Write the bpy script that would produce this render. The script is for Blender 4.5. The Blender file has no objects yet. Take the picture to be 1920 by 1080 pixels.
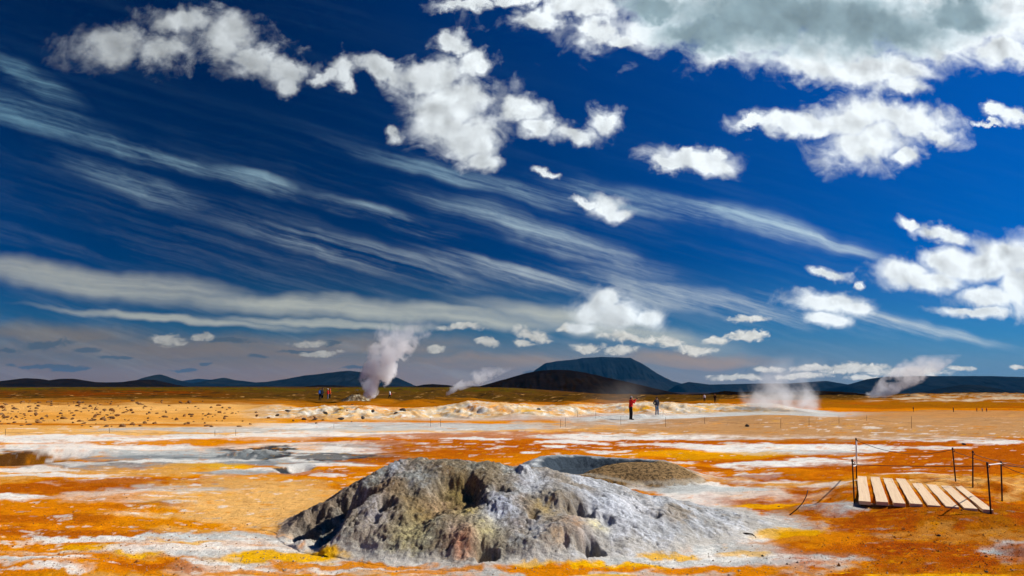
import bpy, bmesh, math, random, os
import numpy as np
from mathutils import Vector, Matrix
R = math.radians
sc = bpy.context.scene
col = sc.collection
rng = np.random.default_rng(7)

# ------------------------------------------------------------------ camera
FPX, CAMH, HORIZ = 1280.0, 2.5, 724.0
PITCH = math.atan((HORIZ - 540.0) / FPX)
cd = bpy.data.cameras.new('camera'); cam = bpy.data.objects.new('camera', cd); col.objects.link(cam)
cd.sensor_width = 36.0; cd.lens = 24.0; cd.clip_start = 0.1; cd.clip_end = 200000.0
cam.location = (0, 0, CAMH); cam.rotation_euler = (R(90) + PITCH, 0, 0)
sc.camera = cam

def uv(px, py):
    """direction of a photo pixel as slopes (sideways, upward) per metre of depth"""
    xc, yc = (px - 960.0) / FPX, (540.0 - py) / FPX
    c, s = math.cos(PITCH), math.sin(PITCH)
    k = c - yc * s
    return xc / k, (s + yc * c) / k

def pt(px, py, Y):
    u, v = uv(px, py)
    return Vector((u * Y, Y, CAMH + v * Y))

# ------------------------------------------------------------------ sun, exposure
SUN_AZ, SUN_EL = R(79), R(39)          # to the right of the view direction, a little beyond the subject
SUNV = Vector((math.sin(SUN_AZ) * math.cos(SUN_EL), math.cos(SUN_AZ) * math.cos(SUN_EL), math.sin(SUN_EL)))
sd = bpy.data.lights.new('sun', 'SUN'); sun = bpy.data.objects.new('sun', sd); col.objects.link(sun)
sd.energy = 5.0; sd.angle = R(0.5); sd.color = (1.0, 0.95, 0.87)
sun.rotation_euler = (-SUNV).to_track_quat('-Z', 'Y').to_euler()
sun.location = SUNV * 200
sc.view_settings.view_transform = 'Standard'; sc.view_settings.look = 'None'
sc.view_settings.exposure = 0.25; sc.view_settings.gamma = 1.0; sc.view_settings.use_curve_mapping = False
sc.cycles.use_denoising = True
sc.cycles.use_adaptive_sampling = True; sc.cycles.adaptive_threshold = 0.02; sc.cycles.adaptive_min_samples = 12
sc.cycles.max_bounces = 16; sc.cycles.diffuse_bounces = 2; sc.cycles.glossy_bounces = 2
sc.cycles.transparent_max_bounces = 12; sc.cycles.volume_bounces = 14
sc.cycles.volume_step_rate = 0.5; sc.cycles.volume_max_steps = 128

# ------------------------------------------------------------------ node helper
class NT:
    def __init__(s, tree): s.t = tree; s.n = tree.nodes; s.l = tree.links
    def node(s, typ, **kw):
        n = s.n.new(typ)
        for k, v in kw.items(): setattr(n, k, v)
        return n
    def put(s, sock, val):
        if val is None: return
        if hasattr(val, 'is_output'): s.l.new(val, sock)
        elif isinstance(val, (tuple, list)) and sock.type == 'RGBA' and len(val) == 3: sock.default_value = (*val, 1)
        else: sock.default_value = val
    def m(s, op, a, b=None, c=None, clamp=False):
        n = s.node('ShaderNodeMath', operation=op, use_clamp=clamp)
        for i, v in enumerate((a, b, c)):
            if v is not None: s.put(n.inputs[i], v)
        return n.outputs[0]
    def vm(s, op, a, b=None, scale=None):
        n = s.node('ShaderNodeVectorMath', operation=op)
        s.put(n.inputs[0], a)
        if b is not None: s.put(n.inputs[1], b)
        if scale is not None: s.put(n.inputs['Scale'], scale)
        return n.outputs['Value'] if op in ('LENGTH', 'DOT_PRODUCT') else n.outputs[0]
    def xyz(s, x, y, z):
        n = s.node('ShaderNodeCombineXYZ')
        for i, v in enumerate((x, y, z)): s.put(n.inputs[i], v)
        return n.outputs[0]
    def sep(s, v):
        n = s.node('ShaderNodeSeparateXYZ'); s.put(n.inputs[0], v); return n.outputs
    def mapping(s, v, loc=(0, 0, 0), rot=(0, 0, 0), scl=(1, 1, 1), typ='POINT'):
        n = s.node('ShaderNodeMapping', vector_type=typ)
        s.put(n.inputs['Vector'], v)
        if typ != 'NORMAL': n.inputs['Location'].default_value = loc
        n.inputs['Rotation'].default_value = rot; n.inputs['Scale'].default_value = scl
        return n.outputs[0]
    def noise(s, v, scale=1.0, detail=4.0, rough=0.55, dist=0.0, out='Fac', dims='3D'):
        n = s.node('ShaderNodeTexNoise', noise_dimensions=dims)
        s.put(n.inputs['Vector'], v); s.put(n.inputs['Scale'], scale)
        n.inputs['Detail'].default_value = detail; n.inputs['Roughness'].default_value = rough
        n.inputs['Distortion'].default_value = dist
        return n.outputs['Fac' if out == 'Fac' else 'Color']
    def smooth(s, v, a, b, lo=0.0, hi=1.0):
        n = s.node('ShaderNodeMapRange', interpolation_type='SMOOTHSTEP', clamp=True)
        s.put(n.inputs['Value'], v); s.put(n.inputs['From Min'], a); s.put(n.inputs['From Max'], b)
        s.put(n.inputs['To Min'], lo); s.put(n.inputs['To Max'], hi)
        return n.outputs[0]
    def lin(s, v, a, b, lo=0.0, hi=1.0):
        n = s.node('ShaderNodeMapRange', clamp=True)
        s.put(n.inputs['Value'], v); s.put(n.inputs['From Min'], a); s.put(n.inputs['From Max'], b)
        s.put(n.inputs['To Min'], lo); s.put(n.inputs['To Max'], hi)
        return n.outputs[0]
    def mix(s, f, a, b, typ='MIX'):
        n = s.node('ShaderNodeMix', data_type='RGBA', blend_type=typ)
        s.put(n.inputs['Factor'], f); s.put(n.inputs['A'] if False else n.inputs[6], a); s.put(n.inputs[7], b)
        return n.outputs[2]

# ------------------------------------------------------------------ sky
W = bpy.data.worlds.new('World'); sc.world = W; W.use_nodes = True
W.node_tree.nodes.clear()
w = NT(W.node_tree)
sky = w.node('ShaderNodeTexSky', sky_type='NISHITA')
sky.sun_disc = False; sky.sun_elevation = SUN_EL; sky.sun_rotation = SUN_AZ
sky.altitude = 300; sky.air_density = 1.0; sky.dust_density = 0.3; sky.ozone_density = 3.0
tc = w.node('ShaderNodeTexCoord').outputs['Generated']
D = w.vm('NORMALIZE', tc)
dx, dy, dz = w.sep(D)
dyc = w.m('MAXIMUM', dy, 0.05)
U = w.m('DIVIDE', dx, dyc); V = w.m('DIVIDE', dz, dyc)
UV = w.xyz(U, V, 0.0)

# polarised blue: light at right angles to the sun is held back by the filter
cs = w.vm('DOT_PRODUCT', D, tuple(SUNV))
c2 = w.m('MULTIPLY', cs, cs)
pol = w.m('SUBTRACT', 1.0, w.m('MULTIPLY', 0.76, w.m('DIVIDE', w.m('SUBTRACT', 1.0, c2), w.m('ADD', 1.0, c2))))
blue = w.vm('MULTIPLY', sky.outputs[0], (0.002, 0.37, 1.0))
blue = w.vm('SCALE', blue, scale=w.m('MULTIPLY', pol, 0.76))

blue = w.mix(w.m('MULTIPLY', w.smooth(V, 0.20, 0.0), 0.55), blue, w.vm('SCALE', (0.75, 2.3, 3.5), scale=w.lin(cs, -0.2, 0.6, 0.6, 1.25)))     # thicker, paler air near the horizon
Vp = w.m('ADD', w.m('MAXIMUM', V, 0.0), 0.15)
nA = w.noise(UV, 9.0, 3.0, 0.55, out='Color')
nB = w.noise(UV, 42.0, 5.0, 0.62, out='Color')
wA = w.vm('SCALE', w.vm('SUBTRACT', nA, (0.5, 0.5, 0.5)), scale=0.11)
wB = w.vm('SCALE', w.vm('SUBTRACT', nB, (0.5, 0.5, 0.5)), scale=0.06)
P = w.vm('ADD', UV, w.vm('SCALE', w.vm('ADD', wA, wB), scale=Vp))

LAST = [None]
def field(blobs, coord):
    best = None
    for i, b in enumerate(blobs):
        if i % 5 == 0 and LAST[0] is not None:     # a vanishing offset that makes the shader work the blobs through in turn
            coord = w.vm('ADD', coord, w.vm('SCALE', (1e-9, 1e-9, 0.0), scale=LAST[0]))
        u0, v0 = uv(b[0], b[1]); rot = R(-b[4]) if len(b) > 4 else 0.0
        q = w.mapping(coord, (u0, v0, 0), (0, 0, rot), (b[2] / FPX, b[3] / FPX, 1), 'TEXTURE')
        d = w.vm('LENGTH', q)
        best = d if best is None else w.m('MINIMUM', best, d)
        LAST[0] = best
    return w.m('SUBTRACT', 1.0, best)

CUM = [(215,92,80,36),(300,95,62,34),(340,42,75,32),(430,75,62,45),(472,115,50,28),(535,128,46,30),(540,158,25,20),(600,140,30,14),(642,132,30,28),(655,155,18,16),
 (715,128,60,26,20),(800,140,78,40),(845,85,36,22,20),(885,120,45,30),(850,190,88,50),(880,250,62,46),(905,292,42,20),(830,228,60,40),(980,212,42,22),(1008,242,36,22),(1080,254,50,20),(1138,222,34,28),(745,243,14,16),
 (870,8,60,16),(960,-10,90,22),(1010,30,50,22),(1120,58,42,32),(1162,78,36,16),(1090,15,90,32),
 (1450,0,380,105),(1650,20,300,110),(1850,20,140,84),(1520,112,90,40,15),(1640,132,125,34),(1690,160,52,24),(1885,92,70,42),(1250,55,130,46),(1400,68,150,50),(1560,85,120,50),(1760,70,130,60),(1025,318,22,9,20),(1350,92,52,32),(1250,10,130,42),
 (1510,236,115,24,5),(1600,228,98,42),(1620,272,84,46),(1705,232,75,36),(1752,252,48,22,15),(1690,294,30,20),(1415,236,38,13),
 (1300,298,78,26,8),(1332,312,46,22),(1250,305,30,16),(1280,280,22,12),(1340,285,22,14),
 (1140,384,30,24),(1160,398,28,18),(1100,380,36,8,10),
 (1862,215,25,14),(1905,222,40,16),(1848,236,22,6),
 (1710,416,32,9,15),(1770,436,58,16,18),(1830,500,112,34),(1780,490,62,26),(1700,508,56,24),(1740,527,84,24),(1885,478,62,40),(1850,552,72,22),(1830,580,72,10),(1905,532,42,40),
 (1550,512,36,11,18),(1605,535,9,8),
 (1552,570,66,20),(1600,580,35,14),(1545,600,40,13,8),(1575,608,20,9),
 (1108,590,36,24),(1130,566,32,24),(1160,592,54,28),(1210,597,36,20),(1090,616,32,10)]
LOW = [(1410,600,48,8,4),(1000,628,38,13,14),(912,640,24,11,12),(980,642,26,8),(1180,636,64,10,8),(1100,650,36,10),(1250,640,32,13),(1300,652,42,11),(1400,630,48,10),(1340,636,32,8),(1165,657,36,9),(1060,616,24,8),
 (1530,692,64,8),(1590,694,84,11),(1640,690,44,9),(1700,698,95,12),(1440,692,34,6),(1500,706,64,6),(1800,690,30,6),(1910,690,20,5),(870,614,42,8),(1380,706,60,6),(1640,712,60,6),
 (820,650,22,8),(318,636,34,12),(380,632,22,9),(575,640,38,7),(600,660,50,6)]
DIM = [(90,645,52,10,-6),(165,656,28,6),(215,670,30,3.5),(80,688,70,5),(480,667,22,5),(384,683,16,4),(20,660,24,5),(130,692,40,5),(620,640,24,6),(670,690,26,4),(560,655,40,4),(350,692,30,4),(430,640,40,5),(1000,700,30,4)]
fc = field(CUM, P); fl = field(LOW, P); fd = field(DIM, P)
# billows: a noise field, and the same field a step towards the sun, give lit and shaded sides
nb1 = w.noise(UV, 17.0, 7.0, 0.54, 0.9)
nb3 = w.noise(w.mapping(UV, scl=(1, 1.6, 1)), 58.0, 6.0, 0.60, 0.7)
left = w.lin(cs, -0.25, 0.35, 1.0, 0.0)           # the clouds away from the sun are thinner and more ragged
edge = w.m('MULTIPLY', w.m('SUBTRACT', nb1, 0.5), w.m('ADD', 2.2, w.m('MULTIPLY', left, 1.1)))
fine = w.m('MULTIPLY', w.m('SUBTRACT', nb3, 0.5), w.m('ADD', 0.45, w.m('MULTIPLY', left, 0.5)))
dens_c = w.m('ADD', w.m('MULTIPLY', fc, w.lin(fc, -0.2, 0.5, 1.0, 1.9)), w.m('ADD', edge, fine))
small = w.m('ADD', w.m('MULTIPLY', w.m('SUBTRACT', nb3, 0.5), 1.7), w.m('MULTIPLY', edge, 0.35))
dens_l = w.m('ADD', fl, small)
dens_d = w.m('ADD', fd, small)
a_c = w.m('MULTIPLY', w.smooth(dens_c, w.m('SUBTRACT', -0.50, w.m('MULTIPLY', left, 0.16)), w.m('ADD', 0.80, w.m('MULTIPLY', left, 1.0))), w.m('SUBTRACT', 0.98, w.m('MULTIPLY', left, 0.18)))
a_l = w.smooth(dens_l, -0.12, 0.55, 0.0, 0.88)
a_d = w.smooth(dens_d, -0.15, 0.4, 0.0, 0.80)
nr1 = w.noise(UV, 20.0, 4.0, 0.5, 0.3); nr2 = w.noise(w.vm('ADD', UV, (0.014, 0.014, 0.0)), 20.0, 4.0, 0.5, 0.3)
relief = w.m('SUBTRACT', nr1, nr2)
# grey belly of the big overhead cloud, thicker means less light comes through
GREY = [(1470,30,280,80),(1640,50,190,70),(1330,60,130,52),(1800,30,90,44),(1230,10,90,36)]
fg = w.smooth(w.m('ADD', field(GREY, P), w.m('MULTIPLY', edge, 0.18)), -0.25, 0.65)
lum = w.m('ADD', 0.86, w.m('MULTIPLY', w.m('MULTIPLY', relief, 1.05), w.m('SUBTRACT', 1.0, w.m('MULTIPLY', fg, 0.75))))
lum = w.m('SUBTRACT', lum, w.m('MULTIPLY', w.smooth(w.m('SUBTRACT', dens_c, edge), 0.3, 1.3), 0.05))
side = w.lin(cs, -0.05, 0.48, 0.52, 1.12)         # clouds nearer the sun shine more
lum = w.m('MULTIPLY', lum, side)
lum = w.m('MINIMUM', w.m('MAXIMUM', lum, 0.25), 1.02)
lum = w.m('MULTIPLY', lum, w.m('SUBTRACT', 1.0, w.m('MULTIPLY', fg, w.m('ADD', 0.36, w.m('MULTIPLY', nr1, 0.52)))))
c_c = w.vm('SCALE', w.mix(fg, (8.4, 9.0, 9.3), (6.6, 9.2, 10.4)), scale=w.m('MULTIPLY', lum, 0.95))
warm = w.lin(V, 0.02, 0.22, 1.0, 0.0)
lum2 = w.m('MULTIPLY', w.m('ADD', 0.72, w.m('MULTIPLY', w.m('SUBTRACT', nb3, 0.45), 0.9)), side)
c_l = w.vm('SCALE', w.mix(warm, (8.4, 8.8, 8.8), (8.2, 7.9, 7.0)), scale=lum2)
c_d = (0.55, 0.85, 1.2)

# ice cloud: long streaks drawn out by the wind
def streaks(ang, sx, sy, det=5.0):
    q = w.mapping(w.mapping(UV, rot=(0, 0, R(ang))), scl=(sx, sy, 1))
    q = w.vm('ADD', q, w.vm('SCALE', w.vm('SUBTRACT', nA, (0.5, 0.5, 0.5)), scale=0.55))
    return w.noise(q, 1.0, det, 0.66)
s1a = streaks(16, 1.5, 46, 8.0); s1b = streaks(21, 2.2, 15, 7.0)
s1 = w.m('ADD', w.m('MULTIPLY', s1a, 0.6), w.m('MULTIPLY', s1b, 0.4))
s2 = streaks(5, 1.1, 22, 5.0)
PC = w.vm('ADD', UV, w.vm('SCALE', wA, scale=0.35))
CIR = [(190,262,130,18,21),(330,300,140,15,18),(470,345,110,11,17),(60,215,170,34,18),(260,345,160,26,19),(480,340,130,18,17),(650,470,270,30,15.5),(760,500,130,22,13),(960,510,190,22,13),(930,345,280,20,15),(1400,415,220,24,13),(1290,400,90,12,10),(1180,370,160,24,13),
 (60,150,110,24,30),(1290,560,340,26,11),(1650,600,230,16,12),(1020,440,260,30,18),(700,400,160,18,16),(1560,450,110,12,16)]
CIRB = [(180,530,420,34,6),(600,575,420,26,4),(850,592,260,22,6),(330,596,300,10,4),(620,605,260,10,3),(1120,610,300,26,9)]
BAND = [(250,660,620,44),(620,650,420,34),(900,680,420,34),(100,630,260,30),(1300,675,260,26)]
fi = field(CIR, PC); fb = field(CIRB, PC); fband = field(BAND, PC)
a_i = w.m('MULTIPLY', w.smooth(fi, -0.25, 0.7), w.smooth(s1, 0.38, 0.66))
a_i = w.m('ADD', w.m('MULTIPLY', a_i, w.lin(V, 0.18, 0.45, 0.54, 0.30)), w.m('MULTIPLY', w.smooth(fi, -0.7, 0.6), w.smooth(s1, 0.42, 0.70, 0.0, 0.26)))
veil = w.m('MULTIPLY', w.m('MULTIPLY', w.smooth(s1, 0.45, 0.72, 0.0, 0.20), w.lin(V, 0.08, 0.42, 1.0, 0.10)), w.lin(cs, 0.15, 0.6, 1.0, 0.15))
a_i = w.m('MAXIMUM', a_i, veil)
a_b = w.m('MULTIPLY', w.smooth(fb, -0.15, 0.75), w.smooth(s2, 0.25, 0.62, 0.35, 0.84))
a_h = w.m('MULTIPLY', w.smooth(fband, -0.1, 0.8), w.smooth(s2, 0.15, 0.62, 0.35, 0.85))
c_i = w.vm('SCALE', w.mix(w.lin(V, 0.12, 0.40), (5.2, 5.6, 5.5), (2.6, 5.0, 6.2)), scale=w.lin(cs, -0.2, 0.6, 0.85, 1.25))
c_b = w.vm('SCALE', (3.9, 4.05, 3.6), scale=w.lin(cs, -0.2, 0.5, 0.95, 1.3))
c_h = w.vm('SCALE', w.mix(w.lin(V, 0.0, 0.11), (2.7, 1.75, 1.2), (1.9, 1.9, 1.75)), scale=w.lin(cs, -0.2, 0.5, 0.75, 1.5))
a_h = w.m('MAXIMUM', a_h, w.m('MULTIPLY', w.m('MULTIPLY', w.smooth(V, 0.085, 0.015), w.lin(cs, 0.55, -0.05, 0.25, 1.0)), w.smooth(s2, 0.2, 0.6, 0.72, 0.96)))
front = w.smooth(dy, 0.12, 0.4)
skyc = w.mix(w.m('MULTIPLY', a_h, front), blue, c_h)
skyc = w.mix(w.m('MULTIPLY', a_b, front), skyc, c_b)
skyc = w.mix(w.m('MULTIPLY', a_i, front), skyc, c_i)
skyc = w.mix(w.m('MULTIPLY', a_d, front), skyc, c_d)
skyc = w.mix(w.m('MULTIPLY', a_l, front), skyc, c_l)
skyc = w.mix(w.m('MULTIPLY', a_c, front), skyc, c_c)
bg = w.node('ShaderNodeBackground'); w.put(bg.inputs['Color'], skyc); bg.inputs['Strength'].default_value = 0.10
wo = w.node('ShaderNodeOutputWorld'); w.l.new(bg.outputs[0], wo.inputs['Surface'])

# ------------------------------------------------------------------ noise for terrain
_perm = np.random.default_rng(11).permutation(256); _perm = np.concatenate([_perm, _perm, _perm])
_ga = np.random.default_rng(5).uniform(0, 2 * np.pi, 256)
_gx, _gy = np.cos(_ga), np.sin(_ga)
def perlin(x, y, seed=0):
    xi = np.floor(x).astype(np.int64); yi = np.floor(y).astype(np.int64)
    xf = x - xi; yf = y - yi
    xi = (xi + seed * 37) & 255; yi = (yi + seed * 91) & 255
    sx = xf * xf * xf * (xf * (xf * 6 - 15) + 10); sy = yf * yf * yf * (yf * (yf * 6 - 15) + 10)
    def g(i, j, fx, fy):
        h = _perm[_perm[i & 255] + (j & 255)]
        return _gx[h] * fx + _gy[h] * fy
    a = g(xi, yi, xf, yf); b = g(xi + 1, yi, xf - 1, yf)
    c = g(xi, yi + 1, xf, yf - 1); d = g(xi + 1, yi + 1, xf - 1, yf - 1)
    return (a + (b - a) * sx + ((c + (d - c) * sx) - (a + (b - a) * sx)) * sy) * 1.5
def fbm(x, y, octs=5, rough=0.5, seed=0):
    v = 0; amp = 1; tot = 0; f = 1.0
    for o in range(octs):
        v = v + amp * perlin(x * f, y * f, seed + o); tot += amp; amp *= rough; f *= 2.03
    return v / tot
def ridged(x, y, octs=5, rough=0.5, seed=0):
    v = 0; amp = 1; tot = 0; f = 1.0
    for o in range(octs):
        v = v + amp * (1 - np.abs(perlin(x * f, y * f, seed + o)) * 1.6); tot += amp; amp *= rough; f *= 2.03
    return v / tot
def ss(a, b, x):
    t = np.clip((x - a) / (b - a), 0, 1); return t * t * (3 - 2 * t)
def gauss(x, y, cx, cy, rx, ry, ang=0.0, p=1.0):
    c, s = math.cos(ang), math.sin(ang)
    dx_, dy_ = x - cx, y - cy
    q = ((dx_ * c + dy_ * s) / rx) ** 2 + ((-dx_ * s + dy_ * c) / ry) ** 2
    return np.exp(-q ** p)
def gx(px, py):
    """where a photo pixel meets level ground"""
    u, v = uv(px, py); Y = CAMH / -v
    return u * Y, Y

# ------------------------------------------------------------------ terrain height
def H(X, Y):
    X = np.asarray(X, float); Y = np.asarray(Y, float)
    Yc = np.maximum(Y, 1.0)
    u = X / Yc
    h = 0.05 * fbm(X / 3.1, Y / 3.1, 4, 0.5, 1) * ss(4, 10, Y)
    h = h + 0.16 * fbm(X / 14, Y / 14, 3, 0.5, 3) * ss(16, 40, Y)
    fade = 1 - ss(500, 4000, Y)
    # low bank of pale eroded clay across the middle distance
    cr = 59 + 8.5 * ss(0.03, 0.14, u) + 3.0 * perlin(X / 11, X * 0 + 3.3, 8) + 1.2 * perlin(X / 3.7, X * 0 + 9.1, 9)
    gul = 0.5 * ridged((X + Y * 0.4) / 2.6, Y / 6.0, 5, 0.6, 21) + 0.5 * ridged((X + Y * 0.3) / 6.3, Y / 9.0, 4, 0.6, 22)
    rise = ss(-6.5, 1.5, Y - cr + (gul - 0.62) * 6.0)
    span = ss(-0.40, -0.30, u) * (1 - ss(0.36, 0.46, u))
    top = (0.88 - 0.12 * ss(0.0, 0.2, u)) * (0.80 + 0.95 * fbm(X / 7.5, Y / 30, 3, 0.5, 31))
    bank = rise * (top - 0.45 * ss(6, 34, Y - cr))
    h = h + bank * span
    h = h + span * rise * 0.22 * fbm(X / 0.9, Y / 0.9, 4, 0.6, 33) * (1 - ss(4, 14, Y - cr))
    # stony slope to the left, plateau beyond
    sl = ss(44, 92, Y) * (1 - ss(-0.44, -0.26, u))
    h = h + sl * (0.55 + 0.25 * fbm(X / 9, Y / 9, 4, 0.5, 35))
    rt = ss(72, 110, Y) * ss(0.34, 0.46, u)
    h = h + rt * (0.15 + 0.4 * fbm(X / 12, Y / 9, 4, 0.55, 37))
    h = h + 0.65 * ss(100, 130, Y) * (1 - ss(165, 240, Y)) * ss(0.50, 0.60, u) * (0.65 + ridged(X / 5, Y / 5, 4, 0.55, 38) * 0.6)
    # heath and lava ground beyond
    far = ss(115, 260, Y) * fade
    h = h + far * (1.2 * fbm(X / 60, Y / 60, 5, 0.55, 41) + 0.55 * fbm(X / 8, Y / 14, 4, 0.6, 43))
    h = h + np.maximum(-62.0, -0.0158 * ss(-0.04, 0.22, u) * np.maximum(Y - 170, 0))
    # orange swell on the right in front of the hot pool
    h = h + 0.42 * gauss(X, Y, 0.37 * 50, 50, 6.5, 3.0, 0.05) - 0.22 * gauss(X, Y, 0.36 * 58, 58, 7, 3)
    h = h + 0.35 * gauss(X, Y, 0.01 * 55, 54, 2.0, 1.4) + 0.16 * gauss(X, Y, 0.10 * 55, 51, 3.5, 1.2)
    h = h + 0.30 * gauss(X, Y, 0.19 * 55, 55, 4.0, 1.6) * (0.8 + 0.6 * fbm(X / 0.7, Y / 0.7, 3, 0.5, 44))
    # made-up ground that carries the boardwalk, sand drifted over its far right corner
    h = h + (0.16 - h) * gauss(X, Y, 8.9, 15.9, 1.70, 2.3, -0.42, 3.0)
    x0, y0 = gx(1815, 914); h = h + 0.17 * gauss(X, Y, x0, y0, 1.15, 1.5, 0, 2) * (1 + .6 * fbm(X / .5, Y / .5, 3, .5, 48))
    # hollow pit on the left, black crust rim, small black hole
    x0, y0 = gx(45, 860)
    h = h - 0.42 * gauss(X + 0.3 * fbm(X / .8, Y / .8, 3, .5, 46), Y, x0, y0, 1.5, 1.7, 0, 2.0) + 0.14 * gauss(X, Y, x0, y0 + 2.5, 2.2, 0.7)
    x0, y0 = gx(470, 853)
    h = h + 0.20 * gauss(X, Y, x0, y0, 1.0, 1.2, 0, 2) * (0.7 + 1.0 * fbm(X / 0.35, Y / 0.6, 4, 0.6, 45))
    x0, y0 = gx(556, 878)
    h = h - 0.22 * gauss(X, Y, x0, y0, 0.42, 0.8, 0, 2) + 0.05 * gauss(X, Y, x0, y0 + 0.9, 0.5, 0.5)
    # low clay swellings of the foreground
    for px, py, rx, ry, a in ((250, 928, 0.9, 0.9, .05), (330, 945, 0.6, 0.6, .05), (190, 968, 0.7, 0.5, .05), (300, 1030, 1.2, 0.5, .06), (120, 1065, 0.8, 0.4, .05),
                              (1560, 955, 0.55, 0.5, .10), (1890, 1030, 0.40, 0.32, -.08), (1480, 1056, 0.5, 0.25, .03), (1770, 975, 1.3, 0.7, .10), (1660, 905, 1.6, 1.4, .06), (40, 1055, 0.8, 0.4, .05),
                              (1600, 870, 0.8, 0.9, .05), (1480, 885, 0.7, 0.8, .06), (1700, 895, 1.3, 0.7, .05)):
        x0, y0 = gx(px, py); h = h + a * gauss(X, Y, x0, y0, rx, ry, 0, 1.5)
    h = h + 0.012 * fbm(X / 0.28, Y / 0.28, 4, 0.6, 47) * (1 - ss(14, 30, Y))
    return h

# ------------------------------------------------------------------ mineral colours of the ground
C = dict(tan=(.62, .33, .11), sand=(.70, .41, .16), orange=(.60, .20, .003), rust=(.40, .100, .004), deep=(.25, .046, .003), yellow=(.76, .40, .015),
         white=(.78, .76, .69), pink=(.66, .50, .38), grey=(.27, .30, .30), pale=(.50, .52, .49), blue=(.40, .45, .52), dark=(.035, .04, .045), brown=(.085, .036, .012),
         heath=(.075, .040, .010), green=(.075, .075, .008), red=(.16, .040, .008), black=(.018, .012, .008), clay=(.62, .52, .36), soil=(.26, .10, .02), track=(.44, .25, .12))
C = {k: np.array(v) for k, v in C.items()}
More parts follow.
